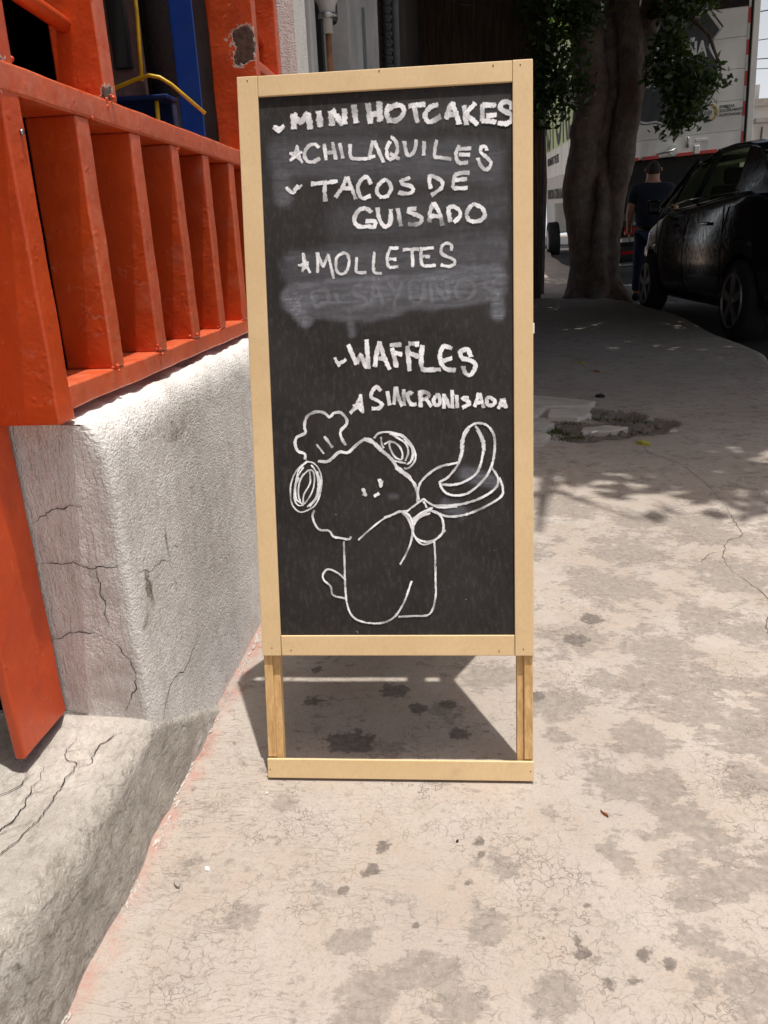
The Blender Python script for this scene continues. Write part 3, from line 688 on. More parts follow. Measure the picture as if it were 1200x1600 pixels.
fpart('trim_strip', (-.5045, 4.95, .2), (-.490, 4.99, 4.2), M['facade'])
fpart('wall', (-.95, 5.151, 0), (-.60, 11.9, 5.2), M['facdark'], 'dark brown wall')
fpart('door_jamb', (-.599, 6.2, 0), (-.50, 6.5, 5.2), M['facdark'])
cov = bpart('eave_slab', (-.64, 2.81, 4.7), (.1, 6.2, 4.8), M['facdark'])
def pipe(name, pts, r, m, label, cat, n=12):
    o = MB().tube(pts, r, n).build(name, m, smooth=True); return T(o, label, cat)
pipe('rusty_pipe', [(-.50, 3.235, .05), (-.50, 3.235, 1.62)], .011, M['rustpipe'], 'thin rusty vertical pipe running up the white sheet panels', 'pipe')
# meter box on top of the pipe
jb = T(empty('junction_box', (-.50, 3.235, 1.60)), 'grey round electrical fitting at the top of the rusty pipe', 'fitting')
MB().tube([(0, 0, -.02), (0, 0, .03), (0, 0, .035), (0, 0, .07), (0, 0, .10), (0, 0, .4)], [.018, .018, .028, .032, .050, .052], 16).build('body', M['sheet'], jb, smooth=True)
MB().tube([(0, 0, .028), (0, 0, .044)], .034, 16).build('collar', M['steel'], jb, smooth=True)
z = .4; pts = []; rad = []
while z < 4.6:
    pts += [(-.48, 5.42, z), (-.48, 5.42, z + .012), (-.48, 5.42, z + .022), (-.48, 5.42, z + .034)]; rad += [.026, .036, .036, .026]; z += .044
T(MB().tube(pts, rad, 10).build('corrugated_hose', M['hose'], smooth=True), 'thick grey corrugated cable hose running up the dark facade', 'hose')
pipe('conduit_pipe', [(-.46, 5.85, 1.80), (-.46, 5.85, 4.6)], .024, M['conduit'], 'smooth grey conduit beside the corrugated hose', 'conduit')
box_ = T(box('switch_box', (-.52, 5.74, 1.66), (-.42, 5.98, 1.80), M['conduit'], bevel=.008), 'small grey box under the smooth conduit', 'box')
pipe('hanging_wire', [(-.45, 8.5, 4.4), (-.3, 8.2, 3.2), (-.12, 8.0, 2.80), (.05, 8.0, 2.78)], .006, M['cable'], 'thin loose wire hanging in front of the dark planks', 'wire', 6)
pipe('downpipe', [(-.57, 7.2, 0), (-.57, 7.2, 5)], .035, M['conduit'], 'dark downpipe on the dark brown wall before the plank front', 'pipe')

# angled dark plank front
pf = T(empty('plank_shopfront', (1.0, 11.5, 0), (0, 0, math.atan2(.273, -.962))), 'tall dark weathered plank front closing the view behind the chalkboard', 'wooden wall')
for i in range(16):
    w_ = .108; x0 = i * .112 + .0
    o = MB().box((x0, -.012, 0), (x0 + w_, .02 + random.uniform(-.004, .008), 5.6)).build('plank', M['dark'], pf, bevel=.004, seg=1)
for z in (1.1, 3.05, 4.6):
    MB().box((0, -.06, z), (1.8, -.013, z + .12)).build('rail', M['dark'], pf)
for z in (2.98,):
    MB().box((-.005, .032, z), (1.795, .05, z + .05)).build('batten', M['dark'], pf)
MB().box((0, -.12, 0), (1.8, -.062, 5.6)).build('backing', M['black'], pf)

# ------------------------------------------------------------------ things inside the shop
kiosk = T(empty('blue_cabinet', (-.68, 1.95, .15)), 'blue metal cabinet with yellow tube trim behind the gate bars', 'cabinet')
k0 = Vector((.68, -1.95, -.15))
def kp(name, a, b, m, lab=None, bevel=.003):
    o = MB().box(Vector(a) + k0, Vector(b) + k0).build(name, m, kiosk, bevel=bevel)
    if lab: o['label'] = lab
    return o
kp('side_panel', (-.650, 1.93, 1.10), (-.597, 1.934, 2.2), M['blue'], 'bright blue side panel')
kp('front_panel', (-.86, 1.955, .9), (-.675, 1.985, 1.18), M['blued'])
kp('shelf', (-.86, 1.885, 1.178), (-.66, 1.95, 1.188), M['blued'])
kp('body', (-.95, 1.99, .15), (-.70, 2.20, 2.25), M['black'])
kp('poster_panel', (-.86, 1.962, 1.2), (-.735, 1.978, 1.62), M['poster'])
kp('mirror_frame', (-.80, 1.95, 1.255), (-.757, 1.96, 1.6), M['black'])
mc = MB()
pts = []
for i in range(13):
    a = math.pi * i / 12; pts.append((-.683 + .034 * math.cos(a), 1.95 - .022 * math.sin(a)))
mc.prism(pts, 'z', 1.19, 1.8); o = mc.build('mesh_column', M['meshm'], kiosk, smooth=True); o.data.transform(Matrix.Translation(k0))
def ktube(pts, r, nm='yellow_tube'):
    o = MB().tube([Vector(p) + k0 for p in pts], r, 10).build(nm, M['yellow'], kiosk, smooth=True); return o
ktube([(-.87, 1.90, 1.172), (-.779, 1.88, 1.203), (-.72, 1.87, 1.217), (-.690, 1.868, 1.222), (-.667, 1.87, 1.217), (-.645, 1.875, 1.203), (-.584, 1.905, 1.146)], .0042)
ktube([(-.706, 1.90, 1.6), (-.712, 1.90, 1.35), (-.720, 1.90, 1.218)], .0045)
ktube([(-.692, 1.90, 1.176), (-.696, 1.90, 1.10), (-.70, 1.90, .8)], .0050)
ktube([(-.668, 1.90, 1.105), (-.63, 1.89, 1.09)], .005)

# ------------------------------------------------------------------ A-frame chalkboard
LEAN = R(12.2)
sign = T(empty('chalkboard_sign', (-.119, 1.088, .0035), (0, 0, math.atan(.027))), 'folding A-frame chalkboard with pale wood frame, a handwritten breakfast menu and a chalk puppy', 'chalkboard sign')
front = Matrix.Rotation(-LEAN, 4, 'X')
def sp(name, mb, m, mat=front, lab=None, bevel=.0012, smooth=False, parent=None):
    o = mb.build(name, m, parent or sign, smooth=smooth, bevel=bevel); o.data.transform(mat)
    if lab: o['label'] = lab
    return o
# front panel, local x across, z up the slope, -y towards the viewer
TH = .0048
sp('stile', MB().box((-.2235, -TH, .2145), (-.1915, 0, 1.1258)), M['mdf'])
sp('stile', MB().box((.1935, -TH, .2145), (.2235, 0, 1.1258)), M['mdf'])
sp('top_rail', MB().box((-.1912, -TH + .0003, 1.0952), (.1932, 0, 1.1255)), M['mdf'])
sp('lower_rail', MB().box((-.1912, -TH + .0003, .2148), (.1932, 0, .2490)), M['mdf'])
blackb = sp('blackboard', MB().box((-.2, .0002, .235), (.2, .0055, 1.11)), M['board'], bevel=0)
for sx in (-1, 1):
    x0 = sx * .2225; x1 = sx * .197
    sp('leg', MB().box((x0, .006, .001), (x1, .024, 1.12)), M['pine'])
    # the part of the leg that shows below the panel has a packing strip in front
    sp('leg_facing', MB().box((sx * .2228, .0004, .036), (sx * .2085, .0057, .2140)), M['pine'])
sp('foot_rail', MB().box((-.2235, -TH, .0005), (.2235, .0002, .0345)), M['mdf'])
# rear frame leaning the other way
RL = R(17.5)
rear = Matrix.Translation((0, 1.118 * math.sin(LEAN) + 1.115 * math.sin(RL) + .0235, .0)) @ Matrix.Rotation(RL, 4, 'X')
for sx in (-1, 1):
    sp('rear_leg', MB().box((sx * .2225, -.020, .0), (sx * .197, -.002, 1.135)), M['pine'], rear)
sp('rear_board', MB().box((-.2, -.0015, .235), (.2, .003, 1.13)), M['board'], rear, bevel=0)
sp('rear_rail', MB().box((-.1905, .0035, 1.10), (.1905, .0085, 1.135)), M['mdf'], rear)
sp('rear_rail', MB().box((-.1905, .0035, .215), (.1905, .0085, .25)), M['mdf'], rear)
for sx in (-1, 1): sp('rear_stile', MB().box((sx * .2235, .0035, .215), (sx * .191, .0085, 1.135)), M['mdf'], rear)
sp('rear_foot_rail', MB().box((-.2235, -.001, .0), (.2235, .004, .034)), M['mdf'], rear)
for sx in (-1, 1):
    y1 = 1.11 * math.sin(LEAN)
    o = MB().box((sx * .15 - .02, y1 + .0, 1.088), (sx * .15 + .02, y1 + .030, 1.0905)).build('hinge', M['steel'], sign)
# tiny clasp on the right edge, nails
sp('clasp', MB().box((.2238, .004, .728), (.2262, .010, .744)), M['white'], bevel=.0005)
for (x, z) in [(-.207, 1.119), (.205, 1.118), (.165, 1.1195), (-.207, .228), (.207, .226), (-.175, .224), (.168, .223), (-.219, .016), (.218, .018), (-.005, 1.122)]:
    sp('nail', MB().tube([(x, -TH - .0004, z), (x, -TH + .001, z)], .0011, 8), M['nail'], bevel=0)
sp('corner_seam', MB().box((-.19165, -TH - .00005, .2149), (-.1911, -TH + .0006, .2489)), M['nail'], bevel=0)
sp('corner_seam', MB().box((.1930, -TH - .00005, .2149), (.19355, -TH + .0006, .2489)), M['nail'], bevel=0)

STROKES = json.loads('''[["mini hotcakes",[[7.9,-139,1068,-139,1048],[7.9,-139,1068,-129,1057,-117,1068],[7.9,-116,1068,-114,1047],[7.9,-100,1070,-98,1049],[7.9,-81,1069,-80,1050],[7.9,-79,1071,-64,1050],[7.8,-60,1071,-61,1051],[7.8,-46,1076,-43,1052],[7.8,-24,1077,-21,1050],[7.8,-7,1079,-6,1052],[7.8,-20,1062,-7,1062],[6.5,8,1074,4,1062,8,1049],[6.5,8,1069,15,1072,23,1073,29,1069,30,1062,25,1055,18,1051,12,1051,8,1054],[6.5,38,1071,62,1072],[6.4,46,1070,50,1047],[6.4,81,1070,72,1068,64,1062,62,1054,66,1047,73,1047,85,1053],[6.4,103,1072,98,1063,94,1050],[6.4,103,1072,109,1056,113,1041],[6.4,97,1055,108,1055],[6.4,121,1066,124,1040],[6.4,137,1069,123,1055],[6.4,123,1055,140,1039],[6.4,149,1066,148,1056,148,1044],[6.4,149,1066,168,1065],[6.4,155,1050,168,1051],[6.4,148,1044,168,1041],[6.3,192,1058,191,1065,184,1069,176,1066,175,1060,182,1055,191,1050,191,1043,185,1038,172,1039],[3.7,-171,1051,-168,1048,-163,1044,-158,1048,-154,1052],[3.7,-170,1052,-166,1052,-163,1048],[3.7,-166,1047,-160,1050,-155,1053]]],["chilaquiles",[[5.0,-102,1018,-107,1023,-116,1022,-123,1014,-124,1005,-118,998,-110,998,-101,1002],[5.0,-93,1022,-91,1000],[4.9,-80,1024,-76,1000],[5.0,-91,1010,-78,1010],[4.9,-69,1022,-65,1001],[4.9,-53,1020,-53,1003,-45,999,-28,998],[4.9,-18,1023,-22,1009,-24,997],[4.9,-16,1023,-9,1007,-3,992],[4.9,-24,1000,-16,1001],[4.9,8,1021,3,1011,4,998,9,995],[3.3,-135,1023,-140,1010,-146,1001],[3.3,-135,1023,-132,1007,-128,997],[3.3,-147,1012,-129,1013],[3.3,-147,1012,-135,1005,-128,998],[3.3,-147,1001,-128,1013],[3.3,-139,1012,-133,1004],[3.3,-138,1007,-131,1011],[4.9,10,1028,17,1021,19,1009,14,998,7,995],[4.9,8,1004,21,995],[4.9,30,1020,32,1006,36,999,44,1004,47,1013,48,1021],[4.9,60,1018,59,999],[4.8,79,1019,76,1007,76,996,85,994,100,991],[4.8,113,1010,108,999,109,989,114,984],[4.8,113,1005,130,1005],[4.8,113,997,128,996],[4.8,113,984,125,985],[4.8,154,1001,153,1006,146,1006,145,999,154,991,160,983,157,975,151,973,144,981,141,990]]],["tacos de",[[5.3,-115,965,-95,966,-75,967],[5.3,-94,964,-95,951,-94,939],[5.3,-60,972,-67,958,-78,944],[5.3,-59,972,-53,957,-47,940],[5.3,-67,956,-53,956],[5.3,-23,961,-28,971,-36,969,-43,958,-41,946,-36,940,-24,943],[5.2,0,967,-10,960,-14,949,-8,941,2,942,8,951],[5.2,1,966,7,959,8,951,4,944],[5.2,37,967,24,963,26,958,37,955,42,950,39,945,29,944,20,946],[5.2,68,969,67,959,69,950],[5.2,67,969,80,964,87,957,84,949,70,940],[5.2,106,967,103,955,104,949,124,948],[5.2,107,968,115,970,127,970],[5.2,106,960,123,961],[4.0,-154,962,-151,957,-144,953,-138,959,-130,964],[4.0,-152,959,-143,954,-140,961],[4.0,-143,957,-136,964]]],["guisado",[[5.6,-23,919,-33,925,-43,922,-50,911,-47,901,-37,898,-27,898,-20,896],[5.6,-32,906,-18,905,-19,896],[5.6,-13,925,-12,911,-4,897,5,901,7,917],[5.6,5,901,7,909,7,921],[5.6,18,922,20,908,22,897],[5.6,45,921,35,921,34,917,44,913,54,907,52,900,44,898,34,899],[5.5,72,928,67,915,66,901],[5.5,73,928,81,915,86,895],[5.6,67,909,84,909],[5.5,95,921,96,911,98,900],[5.5,95,921,105,921,113,913,112,906,104,899],[5.5,134,924,127,919,123,910,126,901,136,898,147,901,150,909,146,918,134,924]]],["molletes",[[3.4,-132,862,-132,849,-134,834],[3.4,-131,860,-127,845,-122,832],[3.4,-140,844,-124,848],[3.4,-139,844,-129,842,-122,833],[3.4,-134,836,-125,846],[3.4,-131,852,-128,839],[4.0,-110,862,-109,848,-110,832],[4.0,-109,861,-101,840],[4.0,-101,840,-92,859],[4.0,-92,858,-89,841,-85,822],[4.0,-66,861,-78,855,-81,842,-79,832,-72,828,-64,833,-60,846,-62,857,-70,861],[4.0,-48,852,-49,839,-48,830,-34,829],[4.0,-20,859,-22,844,-21,829,-10,827],[4.0,5,864,0,853,0,840,4,834],[4.3,4,864,17,864],[4.3,3,848,13,847],[4.3,3,835,16,836],[4.3,25,861,49,861],[4.3,38,860,39,848,39,835],[4.3,53,863,52,851,53,838,61,835,74,836],[4.3,53,861,71,862],[4.3,54,850,65,849],[4.3,99,857,99,865,91,868,84,863,84,853,94,847,104,842,104,837,95,833,83,836]]],["waffles",[[6.4,-65,719,-53,689],[6.4,-53,692,-45,704],[6.3,-46,704,-37,683],[6.3,-36,726,-34,682],[6.3,-16,722,-20,706,-24,685],[6.3,-16,722,-9,700,-1,680],[6.3,-17,697,-7,697],[6.3,2,717,18,717],[6.3,4,712,7,699,10,683],[6.3,7,705,19,702],[6.3,31,718,45,718],[6.3,28,714,29,697,31,677],[6.3,31,703,46,698],[6.3,51,713,49,689],[6.3,43,720,43,714],[6.3,52,714,50,701,50,681,58,677,79,677],[6.2,97,709,85,712,79,701,81,686,89,677,102,675],[6.3,84,690,97,694],[6.2,127,695,122,706,111,704,113,694,127,689,134,681,129,670,123,667,117,672,115,680],[4.3,-87,700,-84,693,-80,687],[4.3,-85,693,-76,692,-70,697],[4.3,-83,690,-75,694]]],["sincronisada",[[4.3,-47,641,-53,629,-65,613],[4.3,-48,641,-46,626,-45,613],[4.4,-60,624,-45,627],[4.4,-59,625,-51,621,-45,613],[4.4,-65,613,-46,627],[4.4,-53,625,-48,616],[5.3,-16,647,-22,653,-29,646,-31,637,-21,631,-14,625,-20,619,-30,619],[5.3,-5,645,-2,624],[5.3,8,651,5,625],[5.3,9,651,13,633,18,622],[5.3,21,647,21,623],[5.3,34,640,29,643,27,634,32,624,40,624],[5.3,48,645,47,620],[5.3,46,644,47,621],[5.3,46,643,56,642,61,638,56,632,48,631],[5.3,56,632,64,620],[5.3,74,639,68,631,70,622,77,623,78,630,74,639],[5.3,84,638,84,617],[5.3,85,635,93,618],[5.3,97,644,97,617],[5.3,104,636,105,617],[5.3,122,632,113,631,121,627,124,622,113,617],[5.2,139,638,132,618],[5.2,140,638,146,616],[5.3,134,624,145,625],[5.2,151,631,152,620,161,620,164,626,156,631,151,631],[5.2,175,628,169,614],[5.2,177,629,181,615],[5.2,174,626,180,624],[5.2,172,619,180,618]]],["chef puppy drawing",[[5.0,-141,541,-141,549,-152,554,-156,565,-153,576,-139,583,-140,594,-135,609,-121,616,-107,614,-99,607,-92,613,-81,614,-72,604,-72,595,-82,584,-80,572,-74,562],[4.9,-108,576,-96,559],[3.2,-121,564,-110,549],[5.4,-119,537,-106,536,-97,541,-85,551,-71,550,-58,561,-42,571,-31,566,-17,553,0,537,9,522,22,512,33,500,39,485,40,468],[7.5,-44,571,-31,566,-17,553],[7.5,7,524,28,508],[2.7,-139,537,-127,534,-118,522,-115,505,-119,482,-128,465,-144,456,-155,456,-165,468,-167,487,-164,506,-155,523,-139,537],[2.7,-144,528,-155,511,-160,491,-160,473,-151,465,-139,475,-129,494,-127,517,-135,523,-149,509,-154,487,-151,473],[2.7,-131,531,-124,520,-121,501,-126,478,-140,463],[2.7,-145,517,-152,502,-154,483,-151,471],[2.7,-134,521,-134,502,-145,483,-147,465],[2.7,-128,528,-117,505,-123,482,-136,463],[2.7,-159,498,-158,477,-147,467],[2.7,-138,536,-151,525,-157,506],[3.8,-122,520,-119,501,-124,478,-136,465],[3.8,-153,511,-159,494,-158,473],[3.4,-28,572,-20,580,-3,581,14,576,29,564,37,547,36,534,26,523,19,523],[3.4,-3,579,12,570,23,561,26,548,21,535],[3.4,-17,573,-16,562,-13,556],[3.4,-12,562,-3,566,8,562,16,550,15,537,4,542,-3,556,-4,565],[3.4,23,568,32,555,31,536,24,529],[3.4,4,535,21,531],[3.4,20,570,34,551,32,536],[5.6,-1,579,18,574,31,559],[6.5,-48,491,-44,480],[6.5,-48,483,-43,481],[5.7,-21,506,-19,494],[5.7,-18,503,-19,495],[5.7,-30,479,-23,483],[3.9,-129,457,-132,448,-128,434,-120,425,-106,424,-99,414,-85,411,-73,409,-70,413],[3.1,-58,408,-41,423,-19,440,-2,448,11,454,21,448,28,434,30,419],[3.4,21,453,36,464,49,473],[3.4,28,438,44,450,61,459],[3.4,30,436,45,447,63,459],[3.4,49,473,65,462,78,459,102,460],[3.4,49,469,54,459],[4.1,41,473,40,486,45,500,59,514,78,525,103,530,107,535,112,557,115,577,126,588,137,592,151,588,161,574,163,556,160,532,152,512,140,497,123,483,106,478,89,480,79,489,75,500],[4.1,75,500,89,508,103,525,110,540,114,558],[4.1,79,496,96,495,113,499,132,511,140,526,145,548,146,561,141,576,133,587],[4.1,66,462,95,462,123,467,146,476,163,488,168,501,164,512,157,522],[4.0,170,505,175,489,173,476,156,464,136,454,116,447,92,444,75,448,61,455],[6.0,122,585,113,568,111,552],[6.0,136,581,144,564,146,549],[3.8,59,450,45,445,35,436,31,423,34,412,45,405,58,404,74,412,80,424,79,438,73,448,59,455],[3.8,71,410,83,422],[3.8,21,454,11,453,-3,448,-15,444],[3.8,13,453,23,442,30,424,31,412],[3.4,9,367,19,384,27,403,31,430,26,446,16,453],[3.5,-82,405,-82,366,-82,334,-80,303,-73,283,-57,272,-26,269,-3,279,13,302,21,322,27,339],[3.5,-81,342,-94,354,-109,360,-118,352,-117,342,-106,331,-103,317,-83,311],[3.4,65,405,66,376,66,341,65,310,55,284,28,281,5,280],[2.6,31,442,54,453,71,451,80,437,78,418,65,405,49,399,38,405,31,419]]]]''')
def ribbon(mb_v, mb_f, ed, de, pts, w, y, dens=1, jag=.18):
    pts = resample([(x, 0, z) for x, z in pts], .0028)
    if len(pts) > 2:
        t0 = (pts[0] - pts[1]).normalized(); t1 = (pts[-1] - pts[-2]).normalized()
        pts = [pts[0] + t0 * w * .22] + pts + [pts[-1] + t1 * w * .22]
    n = len(pts); b = len(mb_v)
    for i, p in enumerate(pts):
        t = (pts[min(i + 1, n - 1)] - pts[max(i - 1, 0)]).normalized(); nn = Vector((-t.z, 0, t.x))
        q = p * 190
        ww = w * .56 * (1 + jag * noise.noise(q) + .5 * jag * noise.noise(q * 3)); end = min(1, .15 + min(i, n - 1 - i) * .85)
        dd = dens * (.80 + .7 * noise.noise(p * 45 + Vector((y * 9e4, 0, 0))))
        for k, e in ((-1, 0), (-.62, .85), (0, 1), (.62, .85), (1, 0)):
            v = p + nn * ww * k; mb_v.append((v.x, y, v.z)); ed.append(e * end); de.append(min(1, dd))
    for i in range(n - 1):
        for k in range(4):
            a = b + i * 5 + k; mb_f.append((a, a + 1, a + 6, a + 5))
def chalk_obj(name, strokes, m, y0, lab=None, dens=1, jag=.3, wk=1.22):
    v, f, e, d = [], [], [], []
    for i, s_ in enumerate(strokes):
        w = s_[0] / 1000 * wk; c = s_[1:]; pts = [(c[j] / 1000 + .0007, c[j + 1] / 1000) for j in range(0, len(c), 2)]
        ribbon(v, f, e, d, pts, w, y0 - i * .000012, dens, jag)
    me = bpy.data.meshes.new(name); me.from_pydata(v, [], f); me.materials.append(m)
    for nm, A in (('edge', e), ('dens', d)):
        at = me.attributes.new(nm, 'FLOAT', 'POINT'); at.data.foreach_set('value', A)
    me.transform(front); o = bpy.data.objects.new(name, me); col.objects.link(o); o.parent = blackb
    if lab: o['label'] = lab
    return o
labels = ['chalk heart and the words MINI HOTCAKES', 'chalk star and the word CHILAQUILES', 'chalk heart and the words TACOS DE', 'chalk word GUISADO', 'chalk star and the word MOLLETES', 'chalk heart and the word WAFFLES', 'small chalk star and the word SINCRONISADA', 'white chalk line drawing of a puppy in a chef hat holding a frying pan']
for i, (nm, st) in enumerate(STROKES):
    chalk_obj('chalk_lettering' if i < 7 else 'chalk_drawing', st, M['chalk'], -.0006, labels[i], 1 if i < 7 else .93, .3, 1.22 if i < 7 else 1.0)
# the wiped-out word still shows faintly
gh = [[5,-120,802,-118,790,-114,778],[5,-118,804,-100,806,-94,796,-98,786,-114,780],[5,-84,800,-78,786],[5,-40,812,-54,806,-52,796,-40,792,-34,786,-40,776,-54,776],
      [5,-28,778,-20,812,-8,778],[5,-24,792,-12,793],[5,2,812,10,798],[5,22,812,8,778],[5,34,812,34,788,44,780,54,788,56,812],[5,68,780,68,812,90,782,92,812],[5,104,800,112,812,128,810,134,796,124,784,108,786,104,800],[5,168,808,152,808,150,800,166,794,170,784,152,782]]
chalk_obj('faint_lettering', gh, M['ghost'], -.0003, 'half wiped-out chalk word DESAYUNOS', .10, .5)

# wiped chalk haze: soft smears laid on the board, density per vertex
nx, nz = 96, 216; X = np.linspace(-.186, .188, nx); Zz = np.linspace(.26, 1.085, nz)
XX, ZZ = np.meshgrid(X, Zz); A = np.zeros_like(XX)
NZ = np.array([[noise.noise(Vector((x * 14, z * 22, 2))) + .5 * noise.noise(Vector((x * 50, z * 60, 2))) for x in X] for z in Zz])
def smear(x0, z0, x1, z1, w, a, sharp=3, wob=.006):
    global A
    ZW = ZZ + wob * 1.3 * NZ + .0008 * np.sin(XX * 31)
    dx, dz = x1 - x0, z1 - z0; L2 = dx * dx + dz * dz + 1e-9
    t = np.clip(((XX - x0) * dx + (ZW - z0) * dz) / L2, 0, 1); d = np.hypot(XX - x0 - t * dx, ZW - z0 - t * dz) / (w / 2)
    q_ = np.clip((1.25 - d) * sharp * .62, 0, 1); A = np.maximum(A, a * q_ * q_ * (3 - 2 * q_))
smear(-.150, 1.005, .150, .985, .072, .30, 2.2); smear(-.160, .985, -.158, .950, .038, .38, 1.6); smear(.150, .985, .165, .96, .04, .26, 1.8)
smear(-.06, .905, .165, .920, .085, .17, 1.6); smear(-.150, 1.04, .17, 1.06, .05, .14, 1.2)
smear(-.140, .842, .165, .856, .060, .30, 2.2); smear(.165, .86, .176, .80, .028, .30, 2)
smear(-.145, .795, .160, .812, .046, .52, 4, .004); smear(-.120, .772, .02, .776, .034, .40, 2.5); smear(-.152, .790, -.130, .757, .024, .70, 2); smear(.168, .825, .170, .758, .022, .55, 2.6, 0)
smear(-.065, .80, -.058, .735, .014, .48, 1.6, 0); smear(.020, .778, .15, .79, .03, .38, 3)
smear(.120, .508, .160, .500, .030, .48, 1.8); smear(.085, .462, .112, .450, .024, .42, 1.8); smear(-.004, .478, .006, .478, .012, .3, 1.5, 0); smear(-.125, 1.03, -.11, 1.0, .016, .2, 1)
for k in range(14): smear(*(lambda x, z, a: (x, z, x + .02 * math.cos(a), z + .02 * math.sin(a)))(random.uniform(-.17, .17), random.uniform(.3, 1.05), random.random() * 6), .003, .14, 2, 0)
mk = np.array([[1 + .28 * noise.noise(Vector((x * 20, z * 60, 1))) + .25 * noise.noise(Vector((x * 7, z * 140, 5))) for x in X] for z in Zz])
A = np.clip(A * mk, 0, 1); A[0, :] = A[-1, :] = 0; A[:, 0] = A[:, -1] = 0
idx = np.arange(nx * nz).reshape(nz, nx); f = np.stack([idx[:-1, :-1], idx[:-1, 1:], idx[1:, 1:], idx[1:, :-1]], -1).reshape(-1, 4)
me = bpy.data.meshes.new('chalk_smudge'); me.from_pydata(np.stack([XX, np.full_like(XX, -.00022), ZZ], -1).reshape(-1, 3).tolist(), [], f.tolist())
at = me.attributes.new('dens', 'FLOAT', 'POINT'); at.data.foreach_set('value', A.reshape(-1).astype(np.float32)); me.transform(front)
s_ = NT('wiped_chalk_haze'); al = s_.math('MULTIPLY', s_.attr('dens'), s_.ramp(s_.noise(26, 5, .75, s_.mapping((1, 1, 9))), .3, .7, .35, 1.0)); al = s_.math('MULTIPLY', al, s_.ramp(s_.noise(160, 4, .7), .25, .7, .55, 1.05), True)
tr = s_.n('ShaderNodeBsdfTransparent'); mx = s_.n('ShaderNodeMixShader'); s_.link(al, mx.inputs[0]); s_.link(tr.outputs[0], mx.inputs[1]); s_.link(s_.b.outputs[0], mx.inputs[2]); s_.link(mx.outputs[0], s_.out.inputs[0])
me.materials.append(s_.fin((.36, .37, .42), .95, None, spec=.1)); o = bpy.data.objects.new('chalk_smudge', me); col.objects.link(o); o.parent = blackb

# ------------------------------------------------------------------ trees
def leaf_cloud(centres, n, size, seed, flat=.35):
    """n small folded leaves scattered round many twig centres"""
    r = np.random.default_rng(seed); c = np.asarray(centres); k = r.integers(0, len(c), n)
    p = c[k, :3] + r.normal(0, 1, (n, 3)) * c[k, 3:4] * np.array([1, 1, .75])
    d = r.normal(0, 1, (n, 3)); d[:, 2] = d[:, 2] * .6 - .35; d /= np.linalg.norm(d, axis=1)[:, None]
    u = r.normal(0, 1, (n, 3)); s = np.cross(d, u); s /= np.linalg.norm(s, axis=1)[:, None]
    L = size * r.uniform(.65, 1.25, n)[:, None]; W = L * .26
    up = np.cross(s, d) * (L * .06)
    v = np.stack([p, p + d * L * .45 + s * W + up, p + d * L, p + d * L * .45 - s * W + up], 1).reshape(-1, 3)
    i = np.arange(n)[:, None] * 4; f = np.concatenate([i + [0, 1, 2], i + [0, 2, 3]], 1).reshape(-1, 3)
    return v, f
def leaf_obj(name, parts, m, parent):
    vs = []; fs = []; off = 0
    for v, f in parts: vs.append(v); fs.append(f + off); off += len(v)
    v = np.vstack(vs); f = np.vstack(fs)
    me = bpy.data.meshes.new(name); me.vertices.add(len(v)); me.vertices.foreach_set('co', v.astype(np.float32).ravel())
    me.loops.add(f.size); me.loops.foreach_set('vertex_index', f.ravel().astype(np.int32)); me.polygons.add(len(f))
    me.polygons.foreach_set('loop_start', (np.arange(len(f)) * 3).astype(np.int32)); me.update(calc_edges=True); me.validate()
    me.materials.append(m); o = bpy.data.objects.new(name, me); col.objects.link(o)
    o.parent = parent; o.matrix_parent_inverse = parent.matrix_world.inverted() if parent else Matrix()
    o['kind'] = 'stuff'; return o
def trunk_obj(name, stems, m, parent, voxel=.035):
    mb = MB()
    for pts, rad in stems: mb.tube(pts, rad, 12)
    o = mb.build(name, m)
    md = o.modifiers.new('r', 'REMESH'); md.mode = 'VOXEL'; md.voxel_size = voxel
    md = o.modifiers.new('s', 'SMOOTH'); md.iterations = 3
    bake(o)
    for v in o.data.vertices:
        p = v.co; v.co = p + Vector((noise.noise(p * 3), noise.noise(p * 3 + Vector((9, 0, 0))), 0)) * .03 + Vector((noise.noise(p * 11), noise.noise(p * 11 + Vector((9, 0, 0))), 0)) * .008
    o.data.shade_smooth(); o.parent = parent; o.data.transform(Matrix.Translation(-Vector(parent.location))); return o

